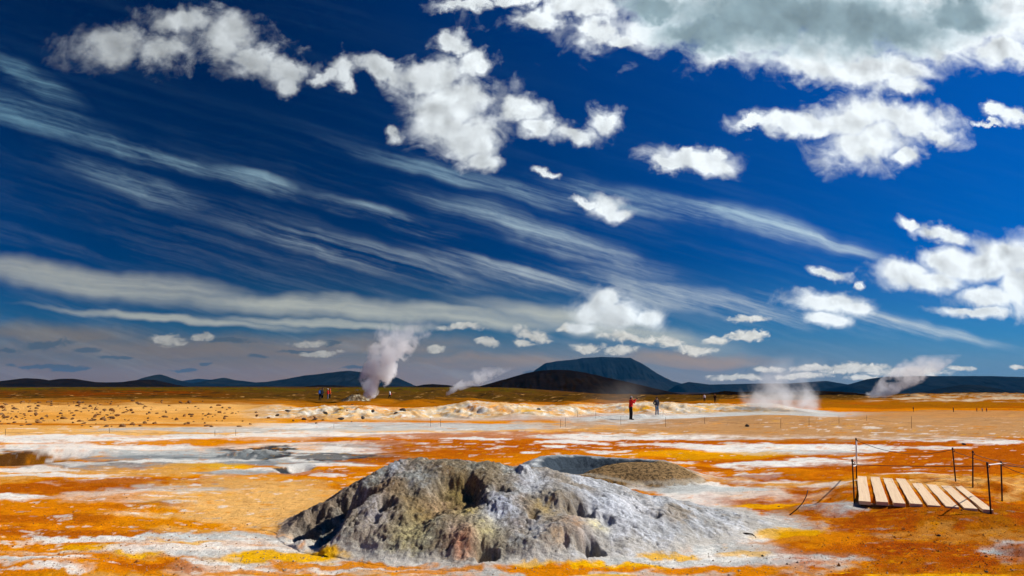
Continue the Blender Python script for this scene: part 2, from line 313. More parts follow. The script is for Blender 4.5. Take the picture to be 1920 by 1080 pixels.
# patches read off the photograph: colour, centre and size in photo pixels on level ground, strength
PATCH = [
 # far left to middle, track and pale flats
 ('sand', 300, 812, 520, 10, .9), ('sand', 1100, 808, 380, 7, .8), ('tan', 1650, 800, 420, 16, .75), ('tan', 1150, 800, 200, 9, .7),
 ('pale', 420, 806, 180, 4, .8), ('pale', 760, 800, 260, 7, .9), ('white', 560, 798, 70, 4, .7), ('pale', 1220, 789, 130, 8, .9), ('white', 1330, 783, 120, 5, .8), ('pale', 1480, 776, 120, 6, .9),
 ('white', 160, 826, 190, 8, .9), ('white', 420, 822, 140, 5, .7), ('pink', 330, 840, 340, 9, .8), ('white', 620, 815, 150, 4, .8), ('white', 860, 818, 160, 5, .7),
 ('orange', 330, 831, 150, 4, .9), ('orange', 60, 834, 120, 3, .6), ('orange', 520, 826, 120, 3, .6), ('orange', 240, 820, 60, 2, .5),
 ('pink', 600, 840, 180, 7, .8), ('white', 740, 842, 110, 4, .8), ('white', 680, 832, 110, 3, .7), ('grey', 720, 836, 120, 3, .6),
 # black and grey crust zone
 ('grey', 480, 858, 230, 11, .95), ('dark', 560, 856, 130, 6, .9), ('dark', 430, 860, 90, 4, .8), ('dark', 700, 848, 70, 3, .6), ('grey', 280, 870, 160, 5, .8), ('dark', 250, 866, 60, 3, .5),
 ('white', 330, 866, 90, 3, .9), ('white', 600, 856, 60, 3, .9), ('white', 480, 852, 70, 3, .7), ('white', 130, 868, 60, 3, .6), ('grey', 130, 876, 110, 4, .5),
 ('dark', 478, 849, 70, 8, 1.0), ('dark', 620, 857, 50, 4, .8), ('white', 420, 862, 60, 2.5, .9), ('white', 560, 862, 40, 2.5, .9), ('dark', 35, 861, 30, 5, .5), ('yellow', 400, 876, 60, 6, .8), ('yellow', 300, 880, 40, 3, .6), ('tan', 180, 886, 200, 9, .9), ('tan', 350, 883, 120, 8, .7),
 ('white', 220, 902, 70, 6, .95), ('white', 60, 880, 70, 4, .8), ('white', 500, 884, 80, 5, .9), ('white', 425, 896, 35, 5, .9), ('grey', 450, 886, 70, 4, .7), ('white', 150, 908, 60, 3, .7), ('dark', 556, 879, 24, 4, 1.0),
 ('rust', 340, 906, 210, 9, .95), ('rust', 80, 918, 170, 8, .95), ('orange', 540, 896, 110, 7, .9), ('rust', 600, 886, 60, 4, .8), ('white', 610, 890, 30, 3, .7),
 ('white', 30, 932, 50, 4, .9), ('pink', 250, 930, 110, 10, .95), ('white', 190, 940, 60, 4, .8), ('orange', 110, 945, 140, 9, .8), ('orange', 330, 932, 150, 5, .6),
 ('pink', 320, 946, 75, 7, .9), ('grey', 310, 947, 40, 4, .6), ('orange', 210, 955, 90, 8, .9), ('pink', 190, 969, 75, 7, .95), ('orange', 60, 965, 130, 16, .95),
 ('sand', 460, 930, 140, 30, .9), ('sand', 500, 960, 90, 26, .8), ('sand', 400, 975, 160, 14, .8), ('orange', 230, 985, 180, 10, .85), ('orange', 60, 992, 130, 10, .9), ('rust', 120, 1000, 160, 6, .8), ('tan', 350, 995, 60, 5, .8),
 ('white', 260, 1012, 150, 6, .95), ('pale', 430, 1012, 150, 10, .9), ('white', 500, 1020, 100, 8, .7), ('pink', 330, 1028, 260, 12, .85), ('white', 110, 1018, 60, 3, .6),
 ('orange', 110, 1026, 110, 6, .95), ('yellow', 170, 1030, 40, 4, .7), ('yellow', 255, 1040, 40, 4, .8), ('yellow', 340, 1018, 50, 3, .6), ('orange', 160, 1042, 40, 4, .5),
 ('white', 60, 1052, 90, 6, .9), ('grey', 40, 1050, 50, 3, .4), ('orange', 75, 1062, 50, 7, .8), ('white', 130, 1066, 60, 7, .9), ('orange', 280, 1062, 120, 12, .98), ('rust', 330, 1062, 50, 6, .7), ('orange', 30, 1076, 40, 6, .8),
 ('pink', 450, 1068, 100, 14, .9), ('white', 470, 1052, 90, 5, .9), ('yellow', 570, 1042, 120, 9, .98), ('orange', 650, 1060, 130, 5, .9), ('yellow', 740, 1052, 50, 3, .8), ('white', 560, 1066, 120, 7, .8), ('white', 800, 1066, 140, 6, .7), ('white', 180, 838, 150, 5, .8), ('white', 90, 846, 120, 4, .8), ('pale', 350, 850, 140, 5, .8), ('grey', 330, 858, 130, 4, .7), ('white', 640, 846, 90, 3, .8), ('grey', 560, 866, 110, 4, .7), ('white', 620, 872, 70, 3, .8), ('white', 110, 892, 90, 4, .8), ('pale', 330, 918, 90, 5, .6), ('white', 420, 1032, 170, 8, .7), ('rust', 60, 975, 120, 6, .7), ('rust', 250, 950, 80, 4, .5), ('rust', 300, 1064, 70, 6, .7), ('pale', 480, 1040, 120, 7, .7),
 # behind and right of the mound
 ('rust', 1050, 826, 330, 12, .8), ('rust', 950, 846, 200, 12, .9), ('rust', 780, 864, 110, 5, .9), ('orange', 1150, 860, 200, 14, .8), ('rust', 1500, 826, 260, 9, .9), ('rust', 1780, 836, 230, 16, .95), ('rust', 1430, 858, 160, 8, .8),
 ('white', 900, 824, 60, 2, .9), ('white', 1180, 819, 130, 4, .9), ('white', 1060, 829, 50, 2, .9), ('white', 1135, 846, 30, 2.5, .9), ('white', 1040, 837, 18, 2, 1.), ('white', 990, 847, 14, 2, 1.), ('white', 1080, 828, 30, 2, .9), ('white', 1240, 831, 70, 2, .8), ('white', 1110, 832, 22, 2, .9),
 ('white', 1320, 818, 170, 4, .9), ('white', 1370, 836, 110, 5, .9), ('white', 1460, 843, 130, 6, .9), ('white', 1560, 838, 100, 5, .95), ('white', 1640, 846, 40, 3, .9), ('pale', 1500, 848, 90, 4, .7), ('yellow', 1330, 852, 120, 6, .6),
 ('white', 1600, 818, 120, 3, .9), ('white', 1740, 822, 80, 4, .9), ('white', 1860, 829, 50, 4, .9), ('white', 1770, 840, 50, 3, .8), ('white', 1430, 872, 70, 7, .98), ('white', 1250, 866, 40, 2, .8), ('white', 1540, 868, 90, 6, .95), ('white', 1620, 858, 30, 2, .9), ('white', 1720, 876, 50, 4, .95),
 ('rust', 1640, 880, 200, 8, .95), ('rust', 1800, 866, 160, 12, .9), ('orange', 1400, 886, 120, 6, .85), ('white', 1340, 898, 60, 3, .8), ('white', 1425, 891, 40, 3, 1.), ('deep', 1330, 880, 60, 4, .6), ('deep', 1460, 894, 90, 3, .7), ('white', 1690, 893, 35, 3, .9), ('white', 1740, 894, 30, 2, .9), ('orange', 1580, 892, 80, 5, .8),
 ('tan', 1370, 912, 130, 12, .95), ('white', 1440, 902, 60, 3, .8), ('tan', 1560, 915, 70, 12, .6),
 ('pale', 1300, 1012, 190, 26, .9), ('white', 1330, 1028, 120, 8, .7), ('pink', 1400, 1024, 70, 9, .8), ('pale', 700, 1052, 200, 14, .8), ('white', 1360, 935, 110, 20, .9), ('white', 1420, 955, 70, 22, .75), ('pale', 1390, 975, 110, 22, .9), ('pink', 1460, 930, 90, 12, .7), ('white', 1560, 912, 50, 5, .6),
 ('yellow', 1420, 950, 50, 8, .7), ('orange', 1500, 965, 110, 22, .85), ('yellow', 1530, 985, 120, 8, .6), ('soil', 1680, 985, 230, 34, .6), ('orange', 1640, 1000, 240, 26, .75), ('rust', 1750, 1010, 200, 24, .75), ('soil', 1850, 980, 90, 30, .7), ('rust', 1600, 1020, 220, 22, .8),
 ('pale', 1562, 955, 44, 9, 1.0), ('track', 1680, 800, 460, 16, .95), ('track', 1850, 780, 200, 10, .8), ('tan', 1800, 1005, 120, 12, .5), ('sand', 1850, 916, 120, 18, .95), ('brown', 40, 858, 75, 10, 1.0), ('soil', 85, 856, 30, 5, .7), ('white', 1440, 1000, 60, 10, .6), ('yellow', 1460, 1002, 60, 9, .9), ('orange', 1500, 1018, 90, 12, .9), ('yellow', 1480, 1030, 70, 6, .7),  # far-left brown: the pit wall's own brown, darkened to paint in its shade
 ('white', 1400, 1050, 130, 11, .95), ('white', 1500, 1058, 55, 10, 1.0), ('pink', 1250, 1050, 130, 10, .85), ('yellow', 1150, 1068, 80, 6, .9), ('orange', 1080, 1074, 110, 6, .9), ('yellow', 1230, 1040, 70, 4, .6), ('yellow', 1010, 1066, 60, 4, .8), ('orange', 1340, 1070, 90, 8, .9), ('white', 950, 1052, 140, 6, .8),
 ('orange', 1620, 1070, 130, 12, .8), ('tan', 1720, 1074, 120, 8, .6), ('pale', 1890, 1032, 42, 16, 1.0), ('grey', 1895, 1033, 30, 11, .9), ('soil', 1830, 1060, 140, 12, .4),
]
# stains that lie over the mud apron
STAIN = [('yellow', 530, 1046, 95, 8, .9), ('orange', 660, 1062, 130, 5, .9), ('orange', 480, 1074, 90, 5, .8), ('yellow', 1150, 1066, 95, 6, .9), ('orange', 1075, 1073, 130, 6, .95), ('yellow', 1235, 1041, 75, 4, .8), ('yellow', 1010, 1062, 70, 4, .7),
 ('orange', 1340, 1071, 100, 8, .95), ('orange', 1530, 1016, 80, 12, .9), ('yellow', 1470, 1002, 45, 6, .75), ('yellow', 1440, 948, 40, 5, .6), ('orange', 820, 1073, 90, 4, .8), ('rust', 1560, 1030, 80, 9, .8), ('yellow', 1400, 1036, 40, 4, .6), ('white', 1260, 911, 110, 7, .9), ('pale', 1330, 918, 90, 7, .9)]
NPATCH = len(PATCH); PATCH = PATCH + STAIN
_PC = [uv(p[1], p[2]) for p in PATCH]
def pigment(X, Y):
    """albedo, and how much dark grit lies in it"""
    X = np.asarray(X, float); Y = np.asarray(Y, float)
    Yc = np.clip(Y, 5.0, None)
    u = X / Yc; L = np.log(Yc)
    q1 = fbm(u * 5 + 3, L * 4, 5, 0.55, 51); q2 = fbm(u * 16 + 1, L * 13, 5, 0.6, 53); q3 = fbm(u * 50, L * 42 + 5, 4, 0.6, 55)
    q4 = fbm(u * 7 + 9, L * 18, 5, 0.6, 57)
    wu = 0.022 * fbm(u * 11, L * 9, 4, 0.6, 59) + 0.007 * q3
    wL = 0.055 * fbm(u * 11 + 7, L * 9, 4, 0.6, 61) + 0.020 * q2
    col_ = np.empty(X.shape + (3,)); col_[:] = C['tan']
    def lay(c, a):
        a = np.clip(a, 0, 1)[..., None]; col_[:] = col_ * (1 - a) + C[c] * a
    rightside = ss(-0.25, 0.25, u)
    lay('orange', ss(-0.45, 0.12, q1 + 0.40 * rightside + q4 * 0.5 - 0.02) * 0.95)
    lay('rust', ss(0.0, 0.5, q4 * 0.9 + q2 * 0.5 + 0.22 * rightside) * 0.7)
    lay('yellow', ss(0.28, 0.6, q2 + q4 * 0.4) * 0.6)
    q5 = fbm(u * 26 + 2, L * 34, 5, 0.62, 75); q6 = fbm(u * 44 + 8, L * 70, 4, 0.62, 77)
    grit = np.zeros(X.shape)
    def patches(lst, pc):
        for (c, px, py, rx, ry, st), (u0, v0) in zip(lst, pc):
            a = rx / FPX; b = ry / (py - HORIZ)
            L0 = math.log(CAMH / -v0)
            m = (np.abs(u - u0) < a * 2.4 + .06) & (np.abs(L - L0) < b * 2.4 + .12)
            if not m.any(): continue
            d = np.sqrt(((u[m] + wu[m] - u0) / a) ** 2 + ((L[m] + wL[m] - L0) / b) ** 2)
            hard = 0.16 if c in ('white', 'dark') else 0.34
            al = ss(1 + hard, 1 - hard, d - 0.24 + 0.55 * q2[m] + 0.30 * q3[m]) * st
            al = np.clip(al, 0, 1)[:, None]
            col_[m] = col_[m] * (1 - al) + C[c] * al
            if c in ('soil', 'grey', 'dark', 'rust'): grit[m] = np.maximum(grit[m], al[:, 0] * (1.0 if c in ('soil', 'grey') else 0.5))
    patches(PATCH[:NPATCH], _PC[:NPATCH])
    nf = 1 - ss(44, 56, Y)
    dry = 1 - 0.9 * ss(0.22, 0.36, u) * (1 - ss(17, 22, Y))
    lay('white', ss(0.24, 0.40, q5 + 0.35 * q1) * 0.65 * nf * dry)
    lay('rust', ss(-0.25, 0.35, q2 + 0.5 * q1) * (1 - dry) * 0.95); lay('deep', ss(-0.25, 0.4, q5 * .5 + .5 * q2 + .3 * q1) * (1 - dry) * 0.85)
    lay('orange', ss(0.20, 0.45, -q5 + 0.2 * q4) * 0.55 * nf)
    lay('yellow', ss(0.26, 0.5, q6 + 0.3 * q1) * 0.3 * nf)
    lay('deep', ss(0.25, 0.5, -q6 + 0.25 * rightside * q2) * 0.3 * nf)
    lay('grey', ss(0.30, 0.5, fbm(u * 18 + 31, L * 40, 5, 0.6, 79)) * 0.55 * nf)
    # bands further out, set by where they lie
    up = u * FPX + 960
    lay('sand', ss(40, 46, Y) * (1 - ss(-0.40, -0.28, u)) * 0.95 * (0.85 + 0.3 * q2))
    lay('orange', ss(46, 52, Y + q4 * 12) * (1 - ss(54, 66, Y + q4 * 14)) * (1 - ss(-0.46, -0.30, u)) * 0.35)
    lay('rust', ss(0.75, 1.0, np.exp(-((Y - 46 + (u + .6) * 6) / 3.0) ** 2) + 0.3 * q2) * (1 - ss(-0.5, -0.36, u)) * 0.8)
    span = ss(-0.40, -0.33, u + 0.02 * q2) * (1 - ss(0.34, 0.44, u))
    cr = 59 + 8.5 * ss(0.03, 0.14, u) + 3.0 * perlin(X / 11, X * 0 + 3.3, 8) + 1.2 * perlin(X / 3.7, X * 0 + 9.1, 9)
    bk = ss(-7, -4, Y - cr) * (1 - ss(5, 10, Y - cr + 5 * q2)) * span
    n1 = fbm(X / 2.2, Y / 2.2, 5, 0.6, 63); n2 = fbm(X / 0.5, Y / 0.7, 4, 0.6, 65)
    lay('clay', bk * 0.97)
    lay('tan', bk * ss(-0.15, 0.3, n1) * 0.85); lay('orange', bk * ss(0.05, 0.4, fbm(X / 5 + 3, Y / 3, 4, 0.6, 69)) * 0.75)
    lay('white', bk * ss(0.08, 0.40, n2 - n1 * 0.7) * 0.85)
    lay('yellow', bk * ss(0.22, 0.45, fbm(X / 4, Y / 3, 4, 0.6, 67)) * 0.65)
    lay('grey', bk * ss(0.22, 0.5, n2 + 0.3 * n1) * 0.8)
    lay('pale', ss(49, 52, Y) * (1 - ss(-6.5, -3.5, Y - cr)) * ss(-0.22, -0.12, u) * (1 - ss(0.40, 0.46, u)) * (0.55 + 0.5 * q2))
    # beyond the bank: rusty flats, brown heath, moss, dark lava
    beyond = ss(9, 13, Y - cr + 6 * q2) * ss(-0.40, -0.3, u) + ss(76, 86, Y + 12 * q2) * (1 - ss(-0.40, -0.3, u))
    beyond = np.clip(beyond, 0, 1)
    lay('soil', beyond * 0.9); lay('rust', beyond * ss(-0.1, 0.5, q4) * (1 - ss(90, 130, Y)) * 0.8)
    hb = ss(92, 120, Y + 30 * q4) * np.where(u > 0.30, ss(110, 135, Y + 20 * q4), 1)
    n3 = fbm(u * 30, L * 14, 5, 0.6, 71); n4 = fbm(u * 9 + 4, L * 10, 5, 0.6, 73)
    rub = ss(100, 106, Y) * (1 - ss(140, 170, Y)) * ss(0.49, 0.56, u)
    lay('heath', hb * 0.97 * (1 - rub)); lay('clay', rub * ss(-0.2, 0.3, n3) * .8); lay('brown', hb * ss(-0.05, 0.4, n3) * 0.9)
    lay('red', hb * ss(110, 150, Y) * (1 - ss(-0.48, -0.34, u)) * ss(-0.3, 0.25, n4) * (1 - ss(330, 420, Y)) * 0.95)
    lay('sand', hb * ss(0.25, 0.5, n3) * (1 - ss(150, 220, Y)) * 0.55)
    n5 = fbm(u * 46, L * 9 + 3, 5, 0.65, 74)
    lay('black', hb * ss(0.05, 0.4, n5 - 0.2 * n4) * 0.75); lay('sand', hb * ss(0.32, 0.5, fbm(u * 45 + 5, L * 12, 4, .6, 76)) * (1 - ss(200, 300, Y)) * .5)
    lay('green', ss(230, 330, Y + 60 * n4) * (1 - ss(0.0, 0.1, u)) * ss(-0.05, 0.3, n4 + 0.1) * 0.5)
    lay('brown', ss(200, 300, Y) * ss(0.0, 0.1, u) * 0.8)
    lay('black', ss(900, 1500, Y + 300 * n4) * 0.85)
    # dried mud apron that runs out from the mound, most to the right and in front
    ad = np.sqrt(((X - 0.9) / np.where(X > 0.9, 4.75, 4.2)) ** 2 + ((Y - 12.3) / 3.1) ** 2) + 0.30 * q2 + 0.22 * q1 + 0.15 * q3
    ap = (1 - ss(0.80, 1.14, ad)) * ss(-4.2, -2.4, X)
    lay('pale', ap * 0.92); lay('pink', ap * ss(0.0, 0.35, q5) * 0.7); lay('white', ap * ss(0.0, 0.3, q2 + 0.3 * q6) * 0.8); lay('yellow', ss(0.10, 0.30, q4 + .4 * q2 - 0.4 * ss(9.4, 10.2, Y)) * (1 - ss(9.9, 10.4, Y)) * ss(-4.5, -3, X) * 0.85); lay('orange', ss(0.12, 0.3, q5 + .3 * q1) * (1 - ss(9.2, 9.9, Y)) * ss(-4.5, -3, X) * 0.8)
    patches(PATCH[NPATCH:], _PC[NPATCH:])
    # grit and fine change of tone everywhere
    col_ *= (1 + 0.20 * q2 + 0.16 * q3 + 0.12 * q6)[..., None]
    grit = np.clip(grit * 0.8 + 0.25 * ss(0.0, 0.6, q2), 0, 1) * (1 - ss(20, 60, Y))
    mean = col_.mean(-1, keepdims=True); col_ = mean + (col_ - mean) * 1.14
    return np.clip(col_, 0.003, 0.86), grit

def grid_mesh(name, X, Y, Z, colr, grit, extra=None):
    r, c = X.shape
    me = bpy.data.meshes.new(name)
    me.vertices.add(r * c)
    me.vertices.foreach_set('co', np.stack([X, Y, Z], -1).astype(np.float32).ravel())
    i = np.arange(r * c).reshape(r, c)
    q = np.stack([i[:-1, :-1], i[:-1, 1:], i[1:, 1:], i[1:, :-1]], -1).reshape(-1, 4)
    if extra is not None:
        keep = extra; q = q[keep[q].any(1)]
    me.loops.add(q.size); me.loops.foreach_set('vertex_index', q.ravel().astype(np.int32))
    me.polygons.add(len(q)); me.polygons.foreach_set('loop_start', (np.arange(len(q)) * 4).astype(np.int32))
    me.polygons.foreach_set('loop_total', np.full(len(q), 4, np.int32))
    me.polygons.foreach_set('use_smooth', np.ones(len(q), bool))
    me.update(calc_edges=True)
    a = me.color_attributes.new('pigment', 'FLOAT_COLOR', 'POINT')
    a.data.foreach_set('color', np.concatenate([colr, grit[..., None]], -1).astype(np.float32).ravel())
    return me

def setp(o, label=None, cat=None, group=None, kind=None):
    for k, v in (('label', label), ('category', cat), ('group', group), ('kind', kind)):
        if v: o[k] = v
    return o
def link(name, me, mat=None, parent=None):
    o = bpy.data.objects.new(name, me); col.objects.link(o)
    if mat is not None: me.materials.append(mat)
    if parent is not None: o.parent = parent
    return o

def new_mat(name):
    m = bpy.data.materials.new(name); m.use_nodes = True; m.node_tree.nodes.clear()
    return m, NT(m.node_tree)
def finish(t, color, rough=0.9, normal=None, spec=0.2):
    b = t.node('ShaderNodeBsdfPrincipled')
    t.put(b.inputs['Base Color'], color); t.put(b.inputs['Roughness'], rough)
    b.inputs['Specular IOR Level'].default_value = spec
    if normal is not None: t.put(b.inputs['Normal'], normal)
    o = t.node('ShaderNodeOutputMaterial'); t.l.new(b.outputs[0], o.inputs['Surface'])
    return b
def bump(t, h, strength, dist):
    n = t.node('ShaderNodeBump'); t.put(n.inputs['Height'], h); t.put(n.inputs['Strength'], strength); n.inputs['Distance'].default_value = dist
    return n.outputs[0]

# mineral ground: pigment from the survey above, broken up by grain, grit and crumbs
M_ground, t = new_mat('mineral_ground')
at = t.node('ShaderNodeAttribute', attribute_name='pigment')
pos = t.node('ShaderNodeNewGeometry').outputs['Position']
g1 = t.noise(pos, 14.0, 6.0, 0.65); g2 = t.noise(pos, 60.0, 4.0, 0.65); g3 = t.noise(pos, 3.0, 5.0, 0.6)
k = t.m('ADD', 1.0, t.m('ADD', t.m('MULTIPLY', t.m('SUBTRACT', g1, 0.5), 0.75), t.m('MULTIPLY', t.m('SUBTRACT', g2, 0.5), 0.6)))
g4 = t.noise(pos, 30.0, 8.0, 0.75)
k = t.m('ADD', k, t.m('MULTIPLY', t.m('MULTIPLY', t.m('SUBTRACT', g4, 0.5), 3.0), at.outputs['Alpha']))
cc = t.vm('SCALE', at.outputs['Color'], scale=t.m('MAXIMUM', k, 0.15))
pep = t.smooth(t.m('ADD', g2, t.m('MULTIPLY', t.m('SUBTRACT', g1, 0.5), 0.6)), 0.56, 0.68)
pep = t.m('MULTIPLY', pep, t.m('MULTIPLY', at.outputs['Alpha'], 0.8))
cc = t.mix(pep, cc, (0.05, 0.032, 0.02))
hh = t.m('ADD', t.m('ADD', t.m('MULTIPLY', g1, 0.6), t.m('MULTIPLY', t.m('MULTIPLY', g4, 0.7), at.outputs['Alpha'])), t.m('ADD', t.m('MULTIPLY', g2, 0.25), t.m('MULTIPLY', g3, 1.2)))
finish(t, cc, 0.95, bump(t, hh, 0.65, 0.06), 0.0)

# ------------------------------------------------------------------ ground sheet
vr = np.arange(0.357, 0.0556, -0.0009)
rowsY = np.concatenate([[-60, -20, -5, 0.5, 3.5, 5.5], CAMH / vr, np.arange(45, 112, 0.30), np.geomspace(112, 900, 110)[0:], np.geomspace(930, 19500, 40)])
rowsY = np.unique(np.round(rowsY, 4))
colsU = np.concatenate([-np.geomspace(8, 0.86, 14), np.arange(-0.84, 0.8401, 0.0021), np.geomspace(0.86, 8, 14)])
YY, UU = np.meshgrid(rowsY, colsU, indexing='ij')
XX = np.clip(UU * np.maximum(YY, 7.0), -21000, 21000)
ZZ = H(XX, YY)
PG, GR = pigment(XX, YY)
ground = link('ground', grid_mesh('ground', XX, YY, ZZ, PG, GR), M_ground)
ground['kind'] = 'structure'
print('ground verts', XX.size)

def ray_hit(px, py, surf, y0, y1, n=4000):
    u, v = uv(px, py)
    Y = np.linspace(y0, y1, n); z = CAMH + v * Y
    k = np.argmax(z <= surf(u * Y, Y))
    return float(u * Y[k]), float(Y[k])

# ------------------------------------------------------------------ foreground fumarole mound
_CX = np.array([-5.2, -4.5, -3.66, -2.75, -2.2, -1.0, -0.2, 0.5, 1.2, 2.0, 3.4, 4.6, 5.6, 7.0])
_CZ = np.array([0.0, 0.10, 0.54, 1.07, 1.21, 1.23, 1.13, 1.03, 0.98, 0.83, 0.52, 0.24, 0.06, 0.0])
_FX = np.array([-5.2, -4.4, -3.5, -2.0, -0.5, 1.3, 3.0, 4.6, 6.0])
_FY = np.array([12.7, 12.1, 10.75, 9.95, 9.65, 9.85, 10.6, 11.8, 12.8])
def _seg(X, Y, a, b):
    ax, ay = a; bx, by = b; L = math.hypot(bx - ax, by - ay); tx, ty = (bx - ax) / L, (by - ay) / L
    return ((X - ax) * tx + (Y - ay) * ty) / L, (-(X - ax) * ty + (Y - ay) * tx)     # along 0..1, signed side
def mound_base(X, Y):
    wx = X + 0.16 * fbm(X / 1.1, Y / 1.1, 3, 0.5, 81); wy = Y + 0.20 * fbm(X / 1.0 + 5, Y / 1.0, 3, 0.5, 83)
    wx = (wx + 0.3) / 0.92 - 0.3
    zc = np.interp(wx, _CX, _CZ) * (1 - 0.14 * ss(0.6, 2.4, wx)); yf = np.interp(wx, _FX, _FY)
    yc = 12.95
    tf = np.clip((yc - wy) / np.maximum(yc - yf, 0.3), 0, 1); tb = np.clip((wy - yc) / 2.4, 0, 1)
    g = np.where(wy < yc, (1 - tf ** 1.5) ** 1.2, (1 - tb ** 1.8) ** 1.4)
    z = zc * g
    return z - 0.07 * (1 - np.exp(-z / 0.07))
HOLL = [(858,912,.40,.30,-.26),(800,950,.30,.20,-.12),(722,945,.13,.12,-.20),(592,950,.15,.11,-.20),(908,1033,.15,.12,-.26),(1108,1025,.14,.11,-.26),(1088,952,.22,.13,-.17),(1000,966,.10,.10,-.10),
        (1135,975,.10,.08,-.08),(1225,968,.10,.08,-.06),(838,935,.10,.12,-.12),(760,925,.25,.14,-.06),(940,918,.16,.07,-.14),(880,895,.12,.10,-.10),(1060,1018,.08,.08,-.07),(700,985,.10,.08,-.05)]
LUMP = [(985,888,.10,.12,.15),(1060,1000,.26,.16,.10),(905,874,.25,.15,.07),(660,1000,.42,.24,.12),(880,1006,.30,.16,.13),(815,985,.22,.16,.07),(1060,922,.45,.25,.08),(1160,965,.40,.22,.06),(950,945,.30,.2,.07),
        (1010,1022,.30,.14,.07),(1045,940,.16,.10,.09),(1120,1000,.16,.10,.06),(950,868,.10,.10,.08),(780,868,.2,.2,.06),(760,960,.16,.12,.08),(1190,1000,.35,.2,.05),(720,1010,.25,.15,.06)]
_mb = lambda X, Y: H(X, Y) + mound_base(np.asarray(X), np.asarray(Y))
HOLL_W = [(*ray_hit(a, b, _mb, 9.0, 15.0), c, d, e) for a, b, c, d, e in HOLL]
LUMP_W = [(*ray_hit(a, b, _mb, 9.0, 15.0), c, d, e) for a, b, c, d, e in LUMP]
def crack(X, Y):
    k = np.abs(fbm(X / 0.75 + 9, Y / 0.75, 4, 0.5, 93)); return (1 - ss(0.0, 0.028, k)) * ss(-0.05, 0.15, fbm(X / 0.9, Y / 0.9, 2, 0.5, 94))
def mound(X, Y):
    b = mound_base(X, Y); m = b
    core = ss(0.0, 0.14, b)
    wx = X + 0.13 * fbm(X / 0.26, Y / 0.26, 4, 0.6, 85); wy = Y + 0.13 * fbm(X / 0.26 + 3, Y / 0.26, 4, 0.6, 86)
    for x0, y0, rx, ry, a in LUMP_W: m = m + a * gauss(wx, wy, x0, y0, rx, ry * 1.5, 0, 1.2)
    for A, B, dep in (((-1.95, 12.9), (-3.4, 11.05), 0.85), ((-2.2, 11.75), (-2.8, 10.55), 0.36)):
        al, sd_ = _seg(wx, wy, A, B)
        sd_ = -sd_
        m = m - dep * ss(0.0, 0.16, sd_) * (1 - ss(0.42, 1.15, sd_)) * ss(-0.08, 0.2, al) * (1 - ss(0.92, 1.12, al)) * ss(0.0, 0.25, b)
        m = m + 0.11 * np.exp(-(sd_ / 0.18) ** 2) * ss(-0.05, 0.1, al) * (1 - ss(0.8, 1.1, al))
    for x0, y0, rx, ry, a in HOLL_W: m = m + 1.25 * a * gauss(wx, wy, x0, y0, rx, ry * 1.5, 0, 1.8)
    left_ = 1 - ss(-0.5, 1.8, X)
    m = m + core * (0.12 * fbm(X / 0.8, Y / 0.75, 4, 0.5, 87) + 0.034 * (ridged(X / 0.42, Y / 0.42, 5, 0.55, 89) - 0.62) + (0.016 + 0.018 * left_) * fbm(X / 0.07, Y / 0.07, 3, 0.65, 91))
    return m - core * 0.035 * crack(X, Y)
xs = np.arange(-5.6, 6.6, 0.017); ys = np.concatenate([np.arange(9.5, 13.6, 0.015), np.arange(13.6, 15.9, 0.04)])
MY, MX = np.meshgrid(ys, xs, indexing='ij')
MB = mound_base(MX, MY); MM = mound(MX, MY); GH = H(MX, MY)
pg, gr = pigment(MX, MY)
n1 = fbm(MX / 0.5, MY / 0.5, 5, 0.6, 95); n2 = fbm(MX / 0.12, MY / 0.12, 4, 0.6, 97); n3 = fbm(MX / 1.3, MY / 1.3, 4, 0.55, 99)
rk = np.empty_like(pg)
rk[:] = (.25, .205, .135)
def lay_(c, a):
    a = np.clip(a, 0, 1)[..., None]; rk[:] = rk * (1 - a) + np.array(c) * a
lay_((.20, .215, .19), ss(-0.1, 0.3, n1) * 0.85)
lay_((.33, .20, .085), ss(0.05, 0.4, n3 + 0.4 * n2) * 0.7 * (1 - ss(0.5, 2.0, MX)))
lay_((.48, .46, .39), ss(0.20, 0.40, n2 + 0.2 * n1) * 0.75)
rt_ = ss(-0.3, 1.3, MX + 0.9 * n1 + 0.7 * n3)
lay_((.37, .385, .385), rt_ * 0.88)
lay_((.56, .58, .60), rt_ * ss(-0.2, 0.3, n1 + 0.5 * n2) * 0.8)
lay_((.26, .20, .12), rt_ * ss(0.02, 0.32, n3 - 0.3 * n1 + 0.35 * n2) * 0.75)
lay_((.42, .40, .36), rt_ * ss(0.3, 0.5, n2) * 0.5)
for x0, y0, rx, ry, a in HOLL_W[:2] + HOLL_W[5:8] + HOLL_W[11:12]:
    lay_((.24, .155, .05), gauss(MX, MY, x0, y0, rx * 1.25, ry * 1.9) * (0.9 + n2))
xh, yh = HOLL_W[0][:2]; lay_((.20, .165, .025), gauss(MX, MY, xh - .08, yh + .1, .22, .25) * (0.9 + n2))
